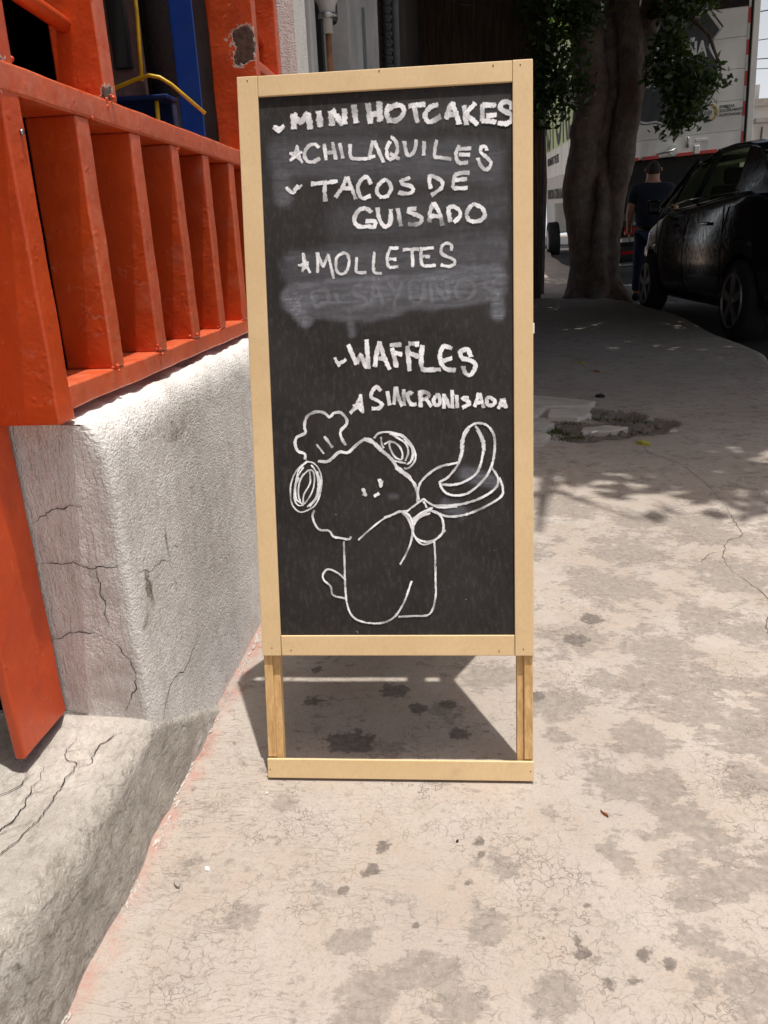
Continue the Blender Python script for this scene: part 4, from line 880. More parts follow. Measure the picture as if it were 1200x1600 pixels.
t1 = T(empty('ficus_tree', (1.75, 11.6, 0)), 'large ficus tree with a thick fused trunk at the kerb beside the black car', 'tree')
Yt = 11.6
stems = [
 ([(1.93,Yt,-.3),(1.90,Yt,.3),(1.93,Yt,.8),(2.01,Yt-.02,1.35),(2.04,Yt-.05,1.9),(2.10,Yt-.03,2.5),(2.03,Yt,3.3),(2.0,Yt,4.2),(2.3,Yt-.6,5.2)], [.34,.19,.155,.155,.18,.17,.155,.15,.12]),
 ([(1.60,Yt,-.3),(1.62,Yt,.4),(1.54,Yt,.9),(1.47,Yt,1.4),(1.55,Yt,1.9),(1.62,Yt-.02,2.5),(1.52,Yt,3.3),(1.42,Yt,4.3),(1.0,Yt-.3,5.4)], [.32,.195,.18,.205,.20,.22,.22,.20,.16]),
 ([(1.78,Yt-.14,-.3),(1.76,Yt-.18,.4),(1.78,Yt-.17,.9),(1.79,Yt-.10,1.35),(1.80,Yt+.06,1.75)], [.26,.125,.105,.10,.06]),
 ([(1.8,Yt+.2,-.3),(1.78,Yt+.15,.8),(1.8,Yt+.1,2),(1.82,Yt+.1,3),(2.0,Yt+.5,4.6)], [.32,.12,.12,.14,.12]),
 ([(1.56,Yt-.02,1.85),(1.45,Yt-.08,2.10),(1.47,Yt-.10,2.22)], [.16,.12,.095]),
 ([(2.05,Yt+.1,1.9),(2.22,Yt+.1,2.7),(2.36,Yt+.1,3.6),(2.6,Yt,4.6)], [.12,.13,.14,.12]),
 ([(1.7,Yt,.1),(1.32,Yt-.25,-.12)], [.22,.10]), ([(1.95,Yt,.1),(2.2,Yt-.35,-.12)], [.2,.08]), ([(1.8,Yt-.1,.1),(1.7,Yt-.6,-.1)], [.2,.07])]
trunk_obj('trunk', stems, M['bark'], t1, .022)
limbs = [([(2.0,Yt,4.2),(1.8,9.5,4.9),(1.4,7,5.3),(1.1,5,5.4)], [.15,.12,.08,.04]), ([(2.3,Yt-.6,5.2),(3.4,9.8,5.6),(4.4,8.4,5.8)], [.12,.09,.04]), ([(1.45,Yt,4.3),(.2,10.6,5.0),(-.9,9.2,5.2)], [.16,.1,.05]),
 ([(2.0,Yt+.5,4.6),(2.5,13.2,5.3),(3,14.6,5.6)], [.13,.09,.05]), ([(1.4,7,5.3),(2.2,5.6,5.5),(2.6,4.2,5.4)], [.07,.05,.02]),
 ([(1.4,6.9,5.3),(1.25,4.6,4.9),(.98,3.0,4.55),(.80,2.45,4.3),(.72,2.0,4.15)], [.07,.045,.03,.022,.012]),
 ([(2.3,Yt,3.4),(2.6,11.1,3.3),(2.85,10.9,3.0),(3.0,10.8,2.6)], [.06,.035,.022,.012]), ([(2.3,Yt,3.6),(2.6,11.2,3.0),(2.7,11.0,2.6),(2.75,10.9,2.1)], [.05,.03,.02,.008]),
 ([(1.5,Yt-.1,3.9),(1.2,11.1,3.6),(1.0,10.9,3.0),(1.05,10.9,2.5)], [.05,.035,.02,.01]),
 ([(.98,3.0,4.55),(.6,2.7,4.5)], [.02,.008]), ([(.80,2.45,4.3),(1.05,2.1,4.2)], [.015,.006])]
mbl = MB()
for p_, r_ in limbs: mbl.tube(p_, r_, 8)
o = mbl.build('limb', M['bark'], t1, smooth=True); o.data.transform(Matrix.Translation(-Vector(t1.location)))
cs = []
r_ = np.random.default_rng(5)
for _ in range(230):
    cs.append((r_.uniform(-1.2, 5.6), r_.uniform(3.25, 5.2), r_.uniform(4.5, 5.4), .26))
while len(cs) < 1000:     # high crown spreading over the pavement and the kerb lane
    p = r_.uniform(-1, 1, 3)
    if (p ** 2).sum() > 1: continue
    q = np.array([2.4, 8.7, 6.1]) + p * np.array([4.6, 5.7, 1.75])
    if q[1] < 3.2 + .7 * math.sin(q[0] * 2.1): 
        if r_.random() < .75: continue
    if q[2] < 4.35: continue
    cs.append((*q, .30))
for c in [(1.3,2.9,4.6),(1.05,2.75,4.6),(.8,2.95,4.6),(.5,3.1,4.6),(1.45,2.75,4.7),(1.6,2.5,4.7),(.25,3.2,4.6),(1.3,2.55,4.5)]: cs.append((*c, .15))
low = []
def hang(x, y, z, s, k=1):
    for _ in range(k): low.append((x + r_.normal(0, s), y + r_.normal(0, s), z + r_.normal(0, s), .10))
# drooping sprays right of the trunk
for (u, z) in [(2.35,3.5),(2.45,3.2),(2.5,2.9),(2.6,3.5),(2.7,3.1),(2.75,2.75),(2.8,3.4),(2.62,2.55),(2.55,2.3),(2.75,2.35),(2.8,2.9),(2.72,3.0),(2.88,2.62),(2.8,2.45),(2.72,2.12),(2.62,2.05),(2.5,2.7),(2.7,3.4),(3.0,3.6),(2.45,3.6),(2.85,3.7),(2.95,3.75),(3.1,3.7),(2.4,2.6),(2.42,2.9)]:
    if u > 2.5 and 2.62 < z < 3.3: continue
    hang(u, 11.0, z, .06, 3)
# left of the trunk
for (u, z) in [(.86,3.5),(.95,3.3),(.9,3.0),(1.0,2.8),(1.05,2.5),(.95,2.45),(1.0,2.2),(1.1,3.1),(1.2,3.4),(1.25,2.9),(1.15,2.65),(1.22,2.5),(1.3,3.2),(.88,3.7),(1.1,3.7),(1.28,3.65),(1.3,2.6),(.93,2.75),(1.4,3.55),(1.5,3.35),(1.55,3.7),(1.7,3.6),(1.4,3.2)]: hang(u, 10.9, z, .05, 2)
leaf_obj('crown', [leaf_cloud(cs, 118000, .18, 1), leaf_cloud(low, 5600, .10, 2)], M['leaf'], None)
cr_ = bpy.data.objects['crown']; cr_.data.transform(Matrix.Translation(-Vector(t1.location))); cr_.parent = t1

def small_tree(name, x, y, h, r, seed, m, lab, tr=.12, n=9000, sz=.2, zc=None, parts_low=None, squash=.8):
    t = T(empty(name, (x, y, rise(y))), lab, 'tree')
    MB().tube([(0, 0, -.2), (.03, 0, h * .3), (-.04, .02, h * .6), (0, 0, h * .85)], [tr * 1.3, tr, tr * .8, tr * .4], 10).build('trunk', M['bark'], t, smooth=True)
    rr = np.random.default_rng(seed); c = []
    while len(c) < 110:
        p = rr.uniform(-1, 1, 3)
        if (p ** 2).sum() > 1: continue
        c.append((p[0] * r, p[1] * r, (zc or h) + p[2] * r * squash, r * .14))
    o = leaf_obj('crown', [leaf_cloud(c, n, sz, seed)] + (parts_low or []), m, None); o.parent = t; return t
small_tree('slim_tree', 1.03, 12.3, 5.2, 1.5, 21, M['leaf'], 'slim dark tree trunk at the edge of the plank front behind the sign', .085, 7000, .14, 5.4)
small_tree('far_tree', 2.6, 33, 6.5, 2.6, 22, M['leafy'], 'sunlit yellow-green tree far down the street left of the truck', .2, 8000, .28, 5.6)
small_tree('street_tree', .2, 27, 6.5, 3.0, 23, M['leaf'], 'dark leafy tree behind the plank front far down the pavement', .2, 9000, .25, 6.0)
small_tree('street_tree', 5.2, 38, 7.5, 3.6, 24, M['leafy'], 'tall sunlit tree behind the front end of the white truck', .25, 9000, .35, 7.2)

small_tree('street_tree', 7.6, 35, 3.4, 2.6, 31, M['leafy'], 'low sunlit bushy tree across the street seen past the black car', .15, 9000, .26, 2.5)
# far buildings closing the street
def far_house(name, x0, x1, y0, y1, h, m, lab, wins):
    t = T(empty(name, ((x0 + x1) / 2, y0, rise(y0))), lab, 'building'); hx_ = (x1 - x0) / 2
    MB().box((-hx_, 0, -.4), (hx_, y1 - y0, h)).build('wall', m, t)
    MB().box((-hx_ - .1, -.12, h), (hx_ + .1, y1 - y0, h + .18)).build('roof_slab', M['tile'], t)
    for (x, z, w, hh) in wins:
        w_ = MB().box((x, -.03, z), (x + w, -.003, z + hh)).build('window', M['chassis'], t)
        MB().box((x + .05, -.045, z + .05), (x + w - .05, -.032, z + hh - .05)).build('pane', M['glass'], w_)
    return t
far_house('street_house', -6, 1.4, 36, 44, 6.5, M['facade'], 'pale house far down the street behind the slim tree', [(-2.5,1,1,1.2),(1,1,1,1.2),(1,4,1,1.2)])
h_ = far_house('white_house', 7.6, 14, 24, 32, 3.35, M['house'], 'low white house with a flat roof edge right of the truck', [(.5,1.2,1,1.2),(-1.8,1.1,1.1,1.3)])
MB().box((-3.28, -.5, 2.92), (3.2, -.13, 3.02)).build('awning', M['tile'], h_)
pipe('drainpipe', [(7.82, 23.9, .3), (7.82, 23.9, 3.3)], .03, M['conduit'], 'thin grey pipe on the front corner of the low white house', 'pipe')
MB().box((-3.28, .5, 3.53), (-2.95, .9, 3.95)).build('roof_tank', M['facade'], h_)
for i, (z0, z1, y) in enumerate([(4.6, 5.6, 19), (5.0, 4.5, 22), (5.6, 5.9, 26), (6.3, 5.5, 30)]):
    T(MB().tube([(2, y, z0), (6, y - .2, (z0 + z1) / 2 - .2), (12, y - .6, z1)], .012, 6).build('overhead_cable', M['cable'], smooth=True), ['overhead cable nearest above the truck roof', 'overhead cable rising to the right beside the truck', 'upper overhead cable against the white sky', 'highest overhead cable crossing the street'][i], 'cable', 'overhead street cables')

# ------------------------------------------------------------------ black car
car = T(empty('parked_car', (3.33, 6.25, -.13), (0, 0, R(3.0))), 'glossy black car parked at the kerb under the tree', 'car')
car.location.y = 6.48
CL = 4.6
def lerp_tab(tab, y):
    for (a, va), (b, vb) in zip(tab, tab[1:]):
        if y <= b: 
            t = (y - a) / (b - a); t = max(0, min(1, t)); return va + (vb - va) * (t * t * (3 - 2 * t) * .5 + t * .5)
    return tab[-1][1]
wtab = [(0, .66), (.12, .78), (.5, .845), (1.2, .875), (3.2, .875), (4.0, .82), (4.4, .70), (4.6, .50)]
ztop = [(0, .86), (.1, 1.0), (.5, 1.08), (1.1, 1.13), (3.3, 1.06), (3.55, 1.03), (4.15, .93), (4.45, .78), (4.6, .60)]
zbot = [(0, .42), (.3, .26), (.8, .22), (3.8, .20), (4.3, .22), (4.6, .34)]
st = np.linspace(0, CL, 70); secs = []
for y in st:
    w = lerp_tab(wtab, y); zt = lerp_tab(ztop, y); zb = lerp_tab(zbot, y)
    hp = [(0, zb), (w * .80, zb), (w * .955, zb + .07), (w * .985, zb + .2), (w, zb + .45 * (zt - zb)), (w * 1.0, zb + .66 * (zt - zb)), (w * .975, zt - .10), (w * .945, zt - .045), (w * .90, zt - .01), (w * .78, zt + .008), (w * .4, zt + .035), (0, zt + .045)]
    secs.append([(x, y, z) for x, z in hp] + [(-x, y, z) for x, z in hp[::-1][1:-1]])
n = len(secs[0]); vs = [p for s in secs for p in s]
fs = [(j * n + i, j * n + (i + 1) % n, (j + 1) * n + (i + 1) % n, (j + 1) * n + i) for j in range(len(st) - 1) for i in range(n)] + [tuple(range(n)), tuple(range((len(st) - 1) * n, len(st) * n))[::-1]]
body = MB().add(vs, fs).build('body', M['paint'], None, smooth=True)
WY = (.98, 3.68); cut = []
for wy in WY:
    c = MB().tube([(-1.2, wy, .33), (-.58, wy, .33)], .365, 40).build('cutter', None); cut.append(c)
    c = MB().tube([(.58, wy, .33), (1.2, wy, .33)], .365, 40).build('cutter', None); cut.append(c)
for c in cut:
    md = body.modifiers.new('b', 'BOOLEAN'); md.operation = 'DIFFERENCE'; md.solver = 'EXACT'; md.object = c
bpy.context.view_layer.update(); bake(body)
for c in cut: bpy.data.objects.remove(c)
body.data.materials.clear(); body.data.materials.append(M['paint']); body.parent = car
# roof, pillars, panes
roofp = [(.95, 1.12, .66), (1.25, 1.34, .60), (1.6, 1.475, .575), (2.1, 1.525, .565), (2.6, 1.525, .56), (3.0, 1.47, .56), (3.35, 1.28, .61), (3.75, 1.05, .66)]
def roof_sec(y, z, w, th):
    return [(-w, y, z - .03), (-w * .93, y, z - .004), (-w * .5, y, z + .022), (0, y, z + .03), (w * .5, y, z + .022), (w * .93, y, z - .004), (w, y, z - .03), (w * .9, y, z - th), (0, y, z - .0), (-w * .9, y, z - th)]
rs = [(1.45, 1.43, .60), (1.6, 1.475, .59), (1.85, 1.51, .585), (2.2, 1.525, .58), (2.6, 1.52, .575), (2.95, 1.475, .57), (3.05, 1.44, .57)]
secs = [roof_sec(y, z, w, .05) for y, z, w in rs]; n = 10
MB().add([p for s in secs for p in s], [(j * n + i, j * n + (i + 1) % n, (j + 1) * n + (i + 1) % n, (j + 1) * n + i) for j in range(len(rs) - 1) for i in range(n)] + [tuple(range(n)), tuple(range(60, 70))]).build('roof', M['paint'], car, smooth=True)
for sx in (-1, 1):
    MB().tube([(sx * .80, 3.72, 1.03), (sx * .69, 3.35, 1.26), (sx * .60, 3.0, 1.44)], [.035, .028, .028], 8).build('pillar', M['paint'], car, smooth=True)
    cp = [(.60, 1.09), (1.45, 1.10), (1.64, 1.46), (1.42, 1.43), (1.0, 1.26)]; MB().add([(sx * (.805 - (z - 1.08) * .50 - d), y, z) for d in (0, .03) for y, z in cp], [(0,1,2,3,4), (9,8,7,6,5)] + [(i, (i + 1) % 5, 5 + (i + 1) % 5, 5 + i) for i in range(5)]).build('pillar', M['paint'], car)
    MB().tube([(sx * .80, 2.45, 1.09), (sx * .64, 2.28, 1.48)], .028, 8).build('pillar', M['black'], car, smooth=True)
    MB().tube([(sx * .808, 3.15, 1.07), (sx * .66, 2.82, 1.46)], .014, 8).build('quarter_bar', M['black'], car, smooth=True)
    MB().tube([(sx * .815, 3.68, 1.055), (sx * .83, 2.5, 1.115), (sx * .82, 1.3, 1.125)], .008, 6).build('window_trim', M['chrome'], car, smooth=True)
    g = lambda y, z: (sx * (.80 - (z - 1.08) * .46), y, z)
    MB().add([g(3.13, 1.08), g(3.66, 1.06), g(3.32, 1.27), g(3.02, 1.42), g(2.84, 1.46)], [(0, 1, 2, 3, 4)]).build('side_window', M['glass'], car)
    MB().add([g(2.45, 1.09), g(3.12, 1.08), g(2.82, 1.46), g(2.30, 1.49)], [(0, 1, 2, 3)]).build('side_window', M['glass'], car)
    MB().add([g(1.42, 1.10), g(2.42, 1.09), g(2.27, 1.49), g(1.62, 1.46)], [(0, 1, 2, 3)]).build('side_window', M['glass'], car)
    mr = MB().box((sx * .88, 3.30, 1.02), (sx * 1.02, 3.42, 1.15)).build('mirror', M['paint'], car, bevel=.03)
    for y in (1.75, 2.75): MB().box((sx * .872, y, .90), (sx * .895, y + .18, .925)).build('door_handle', M['paint'], car, bevel=.008)
    for y in (1.42, 2.47, 3.42): MB().box((sx * .868, y, .30), (sx * .8785, y + .006, 1.04)).build('door_seam', M['black'], car)
    MB().box((sx * .46, CL - .30, .60), (sx * .70, CL - .06, .72)).build('headlight', M['lamp'], car, bevel=.03)
    MB().box((sx * .55, .02, .80), (sx * .80, .2, .96)).build('tail_light', M['redl'], car, bevel=.03)
    for wy in WY:
        wh = empty('wheel', (sx * .77, wy, .33)); wh.parent = car
        MB().tube([(sx * -.09, 0, 0), (sx * -.06, 0, 0), (sx * .07, 0, 0), (sx * .095, 0, 0)], [.30, .33, .33, .30], 36).build('tyre', M['rubber'], wh, smooth=True)
        MB().tube([(sx * .085, 0, 0), (sx * .0975, 0, 0)], [.22, .225], 32).build('rim_back', M['black'], wh)
        mb = MB()
        for k in range(5):
            a = k / 5 * 2 * math.pi + .3; c_, s__ = math.cos(a), math.sin(a)
            vs_ = [(sx * xx, c_ * rr - s__ * ww, s__ * rr + c_ * ww) for xx in (.098, .112) for rr, ww in ((.03, -.028), (.03, .028), (.215, .040), (.215, -.040))]
            mb.add(vs_, [(0,1,2,3),(4,5,6,7),(0,1,5,4),(1,2,6,5),(2,3,7,6),(3,0,4,7)])
        mb.tube([(sx * .099, 0, 0), (sx * .116, 0, 0)], .05, 16)
        pts = [(sx * .104, .215 * math.cos(t), .215 * math.sin(t)) for t in np.linspace(0, 2 * math.pi, 33)]; mb.tube(pts, .012, 6, False)
        mb.build('rim', M['rim'], wh)
MB().add([(-.64, 3.70, 1.06), (.64, 3.70, 1.06), (.52, 3.06, 1.43), (-.52, 3.06, 1.43)], [(0, 1, 2, 3)]).build('windscreen', M['glass'], car)
MB().add([(-.62, .92, 1.13), (.62, .92, 1.13), (.52, 1.44, 1.42), (-.52, 1.44, 1.42)], [(0, 1, 2, 3)]).build('rear_window', M['glass'], car)
for sx in (-1, 1):
    for y in (1.55, 2.5):
        s_ = MB().box((sx * .38 - .22, y, 1.0), (sx * .38 + .22, y + .12, 1.22)).build('seat', M['seatm'], car, bevel=.04)
        MB().box((sx * .38 - .11, y + .01, 1.23), (sx * .38 + .11, y + .09, 1.36)).build('headrest', M['seatm'], s_, bevel=.03)
def warp_car(o):
    for ch in list(o.children):
        if ch.name.startswith('wheel'):
            ch.location = ch.location * 1.07; ch.scale = (1.07,) * 3; continue
        if ch.type == 'MESH':
            for v in ch.data.vertices:
                z = v.co.z; z = z if z < .62 else .62 + (z - .62) * 1.13
                v.co = (v.co.x * 1.04, v.co.y * 1.07, z * 1.07)
        warp_car(ch)
warp_car(car)
T(MB().add([(2.60, 8.55, 1.0), (2.78, 8.62, 1.0), (2.72, 8.60, 1.30), (2.66, 8.56, 1.02)], [(0, 1, 2), (0, 2, 3), (1, 2, 3), (0, 1, 3)]).build('green_vest', M['green']), 'bright green cloth seen through the side window of the black car', 'cloth')

# ------------------------------------------------------------------ truck
def text_mesh(name, txt, size, m, parent, loc, rotm, align='CENTER', sx=1, ext=.003, bold=0, fit=None):
    cu = bpy.data.curves.new(name, 'FONT'); cu.body = txt; cu.size = size; cu.align_x = align; cu.align_y = 'BOTTOM_BASELINE'; cu.extrude = ext; cu.offset = bold; cu.resolution_u = 3
    o = bpy.data.objects.new(name, cu); col.objects.link(o); bpy.context.view_layer.update()
    me = bpy.data.meshes.new_from_object(o.evaluated_get(bpy.context.evaluated_depsgraph_get())); bpy.data.objects.remove(o)
    if fit: xs_ = [v.co.x for v in me.vertices]; sx = fit / (max(xs_) - min(xs_))
    me.transform(Matrix.Translation(loc) @ rotm @ Matrix.Diagonal((sx, 1, 1, 1))); me.materials.clear(); me.materials.append(m); me.name = name
    q = bpy.data.objects.new(name, me); col.objects.link(q); q.parent = parent; return q
TY = 14.5
truck = T(empty('box_truck', (3.64, TY, rise(TY) - .13)), 'white box truck with a dark shield emblem on its rear door, parked beyond the tree', 'truck')
truck.rotation_euler = (R(2.1), R(-3.0), R(.2))
hw = 1.05; xl = -1.40; Z0, Z1, TL = 2.02, 4.55, 10.2
def tp(name, a, b, m, bevel=0, lab=None, parent=None):
    o = MB().box(a, b).build(name, m, parent or truck, bevel=bevel)
    if lab: o['label'] = lab
    return o
cargo = tp('cargo_box', (xl, .03, Z0 - .0), (hw, TL, Z1), M['twhite'])
tp('side_skirt', (xl + .004, 1.3, 1.42), (xl + .05, TL, Z0 - .001), M['sheet'])
tp('side_skirt', (hw - .05, 1.3, 1.42), (hw - .004, TL, Z0 - .001), M['sheet'])
# rear door in horizontal panels
zz = [Z0 + .02, 2.30, 2.74, 3.18, 3.62, 4.02]
for a, b in zip(zz, zz[1:]): tp('door_panel', (xl + .09, .0, a + .003), (hw - .13, .028, b - .003), M['twhite'], .003)
tp('door_header', (xl + .09, .008, 4.03), (hw - .13, .028, 4.20), M['inner'])
tp('corner_post', (xl, -.02, Z0 - .02), (xl + .085, .0295, Z1), M['twhite'], .006); tp('corner_post', (hw - .095, -.03, Z0 - .02), (hw, .0295, Z1), M['twhite'], .006)
tp('door_gap', (hw - .128, -.004, Z0 + .02), (hw - .098, .004, 4.2), M['black'])
tp('top_header', (xl + .086, -.02, 4.22), (hw - .096, .0295, Z1), M['twhite'])
zc = Z0 + .05; k = 0
while zc < 4.15:
    tp('reflective_tape', (hw - .165, -.006, zc), (hw - .131, -.001, zc + .21), M['tred'] if k % 2 == 0 else M['ttape']); zc += .215; k += 1
xc = xl + .1; 
for a, b, mm in ((-.95, -.72, 'tred'), (-.66, -.40, 'tred'), (-.10, .14, 'tred'), (.20, .52, 'tred'), (.68, 1.0, 'tred')):
    tp('reflective_tape', (a, -.006, Z0 - .015), (b, -.001, Z0 + .035), M[mm])
# shield emblem: dark field, white line, dark outline, each a flat print
def shield(sc, off):
    half = [(0, -.68), (.12, -.63), (.33, -.62), (.58, -.47), (.74, -.27), (.81, -.03), (.79, .12), (.71, .24), (.655, .36), (.72, .46), (.81, .57), (.58, .86), (.40, .74), (0, .80)]
    r = resample([(x * sc, 0, z * sc) for x, z in half[:10]], .03) + [Vector((x * sc, 0, z * sc)) for x, z in half[10:]]
    pts = [(p.x, p.z) for p in r]; pts += [(-x, z) for x, z in pts[::-1][1:-1]]
    return [(x - .33, z + 3.19) for x, z in pts]
for sc, d, mm, nm in ((1.055, .0035, 'tdark', 'emblem_outline'), (1.03, .0055, 'ttape', 'emblem_line'), (.985, .0075, 'tdark', 'emblem_field')):
    o = MB().prism(shield(sc, 0), 'y', -d, -.0005).build(nm, M[mm], truck)
front_rot = Matrix.Rotation(R(90), 4, 'X')
text_mesh('emblem_lettering', 'CASTOREÑA', .31, M['ttape'], truck, (-.33, -.010, 3.41), front_rot, bold=.012, fit=1.24)
text_mesh('emblem_lettering', 'MUDANZAS', .17, M['ttape'], truck, (-.33, -.010, 3.06), front_rot)
# company mark: two-tone ring, letters and three lines of words
def ring(x, z, r, w, a0, a1, m, nm):
    n_ = 24; vs_ = []
    for i in range(n_ + 1):
        a = a0 + (a1 - a0) * i / n_; ww = w * (.35 + .65 * math.sin(math.pi * i / n_))
        for rr in (r - ww, r): 
            for yy in (-.004, -.001): vs_.append((x + rr * math.cos(a) * 1.08, yy, z + rr * math.sin(a)))
    fs_ = []
    for i in range(n_):
        b = i * 4; fs_ += [(b, b + 2, b + 6, b + 4), (b + 1, b + 3, b + 7, b + 5), (b, b + 1, b + 5, b + 4), (b + 2, b + 3, b + 7, b + 6)]
    return MB().add(vs_, fs_).build(nm, m, truck)
ring(.36, 2.60, .130, .05, R(60), R(300), M['tdark'], 'company_mark'); ring(.36, 2.60, .134, .05, R(-80), R(100), M['gold'], 'company_mark')
text_mesh('mark_lettering', 'ESR', .08, M['tdark'], truck, (.36, -.003, 2.575), front_rot)
for i, w in enumerate(('EMPRESA', 'SOCIALMENTE', 'RESPONSABLE')): text_mesh('mark_lettering', w, .058, M['tdark'], truck, (.525, -.003, 2.65 - i * .062), front_rot, 'LEFT')
tp('notice_sticker', (-.86, -.003, 2.36), (-.78, -.001, 2.50), M['tdark']); tp('notice_sticker', (-.85, -.0045, 2.39), (-.79, -.0035, 2.46), M['tred'])
# latches
MB().tube([(-.18, -.035, 2.11), (-.18, -.005, 2.11)], .075, 20).build('latch_plate', M['steel'], truck, smooth=False)
MB().tube([(-.45, -.045, 2.07), (-.2, -.045, 2.10), (-.13, -.045, 2.13)], .016, 8).build('latch_lever', M['steel'], truck, smooth=True)
MB().tube([(.05, -.03, 2.12), (.05, -.035, 2.28)], .022, 8).build('grab_handle', M['steel'], truck, smooth=True)
tp('handle_recess', (.17, -.012, 2.19), (.38, -.001, 2.235), M['steel'], .004); tp('lock_box', (.16, -.03, Z0 + .0), (.24, -.002, Z0 + .12), M['white'], .006)
# chassis, bumper, wheels
for sx in (-1, 1): tp('chassis_rail', (sx * .42 - .05, .3, 1.0), (sx * .42 + .05, TL + 1.5, 1.2), M['chassis'])
for y in (.5, 2.2, 4, 6, 8): tp('cross_member', (-1.0, y, 1.86), (1.0, y + .1, 2.018), M['chassis'])
tp('rear_frame', (-1.0, .35, 1.2), (1.0, .45, 2.0), M['chassis'])
tp('tail_lift_platform', (-.95, .12, .74), (.95, .5, .80), M['steel']); tp('bumper_bar', (-1.0, -.02, .50), (1.0, .08, .66), M['chassis'])
tp('bumper_tape', (-.98, -.027, .55), (.0, -.022, .60), M['redl']); tp('step', (-.98, .0, .36), (-.45, .3, .385), M['steel']); tp('bumper_bar', (-1.0, .1, .92), (1.0, .2, 1.0), M['chassis'])
for sx in (-1, 1):
    tp('mud_flap', (sx * .62 - .25, 1.05, .25), (sx * .62 + .25, 1.07, .95), M['chassis'])
    tp('tail_lamp', (sx * .82 - .1, -.03, .86), (sx * .82 + .1, .1, .98), M['redl'])
for sx in (-1, 1):
    for y in (2.0, 9.0 if 1 else 0):
        wh = empty('wheel', (.87 if sx > 0 else -1.18, y, .46)); wh.parent = truck
        MB().tube([(-.15, 0, 0), (-.12, 0, 0), (.12, 0, 0), (.15, 0, 0)], [.42, .46, .46, .42], 30).build('tyre', M['rubber'], wh, smooth=True)
        MB().tube([(sx * .12, 0, 0), (sx * .156, 0, 0)], [.24, .26], 24).build('rim', M['sheet'], wh)
tp('fuel_tank', (-1.0, 5.0, .62), (-.62, 6.4, 1.15), M['steel'], .06)
tp('tool_box', (-1.0, 3.4, .66), (-.62, 4.4, 1.2), M['chassis'], .03)
# cab
cabm = MB().prism([(TL + .15, .55), (TL + 2.3, .55), (TL + 2.35, 1.5), (TL + 2.1, 2.7), (TL + .15, 2.8)], 'x', -1.0, 1.0); cab = cabm.build('cab', M['twhite'], truck, bevel=.05)
MB().prism([(TL + .7, 1.7), (TL + 1.9, 1.6), (TL + 1.8, 2.5), (TL + .7, 2.55)], 'x', -1.012, -1.002).build('cab_window', M['glass'], truck)
# lettering along the kerb side
side_rot = Matrix.Rotation(R(-90), 4, 'Z') @ Matrix.Rotation(R(90), 4, 'X')
tp('leaf_light_band', (xl - .0045, .5, 2.62), (xl - .0012, TL - .1, Z1 - .1), M['tleaflight'], lab='yellow-green sunlight through leaves, painted on behind the tall side lettering')  # leaf-filtered sunlight painted on the truck side as a pale green sheet
text_mesh('side_lettering', 'CASTOREÑA', 1.95, M['tprint'], truck, (xl - .006, 5.2, 2.68), side_rot, bold=.03, fit=9.4)
text_mesh('side_lettering', 'MUDANZAS Y FLETES', .26, M['tprint'], truck, (xl - .006, 6.6, 2.30), side_rot)
text_mesh('side_lettering', 'SERVICIO A TODA LA REPUBLICA', .30, M['tprint'], truck, (xl - .0065, 5.6, 1.53), side_rot, sx=1.05, bold=.008)
tp('side_badge', (xl - .006, 8.6, 1.95), (xl - .001, 8.85, 2.22), M['gold'])
for y in np.arange(1.2, 9.4, 1.2): tp('side_rib', (xl - .004, y, Z0), (xl - .0005, y + .02, Z1 - .06), M['sheet'])
tp('side_trim', (xl - .02, .03, Z1 - .08), (xl - .0005, TL, Z1 - .01), M['sheet'])

# ------------------------------------------------------------------ man at the tailgate
man = T(empty('person', (2.60, 12.2, rise(12.2) - .13), (0, 0, R(-6))), 'man in a navy t-shirt and jeans seen from behind, reaching towards the truck tailgate', 'person')
def skin_obj(name, verts, edges, rads, m, parent, sub=2, root=0):
    me = bpy.data.meshes.new(name); me.from_pydata(verts, edges, []); o = bpy.data.objects.new(name, me); col.objects.link(o)
    bpy.context.view_layer.objects.active = o
    md = o.modifiers.new('skin', 'SKIN'); 
    if not me.skin_vertices: 
        me.attributes  # layer is created by the modifier
        bm = bmesh.new(); bm.from_mesh(me); bm.verts.layers.skin.verify(); bm.to_mesh(me); bm.free()
    for i, r in enumerate(rads):
        rr = r if hasattr(r, '__len__') else (r, r)
        me.skin_vertices[0].data[i].radius = rr; me.skin_vertices[0].data[i].use_root = (i == root)
    md.use_smooth_shade = True
    s = o.modifiers.new('sub', 'SUBSURF'); s.levels = sub; s.render_levels = sub
    bpy.context.view_layer.update(); bake(o); o.data.materials.clear(); o.data.materials.append(m); o.data.shade_smooth(); o.parent = parent
    return o
# whole body (skin): feet to head, arms with hands
bv = [(0,0,.93),(0,0,1.10),(0,.02,1.28),(0,.03,1.44),(0,.04,1.53),(0,.06,1.62),(0,.08,1.70),
      (-.20,.03,1.41),(-.27,.02,1.16),(-.26,.16,.94),(-.25,.20,.88),
      (.20,.03,1.41),(.29,.06,1.18),(.34,.26,1.18),(.36,.34,1.20),
      (-.10,0,.86),(-.12,.02,.48),(-.13,-.03,.09),(-.13,.10,.035),(.10,0,.86),(.12,.03,.48),(.13,-.02,.09),(.13,.11,.035)]
be = [(0,1),(1,2),(2,3),(3,4),(4,5),(5,6),(3,7),(7,8),(8,9),(9,10),(3,11),(11,12),(12,13),(13,14),(0,15),(15,16),(16,17),(17,18),(0,19),(19,20),(20,21),(21,22)]
br = [(.15,.11),(.15,.10),(.17,.11),(.14,.10),.072,.092,.09,.075,.056,.034,.038,.062,.045,.034,.038,.095,.062,.045,.045,.095,.062,.045,.045]
man.scale = (1.06, 1.06, 1.06)
skin_obj('body', bv, be, br, M['skin'], man)
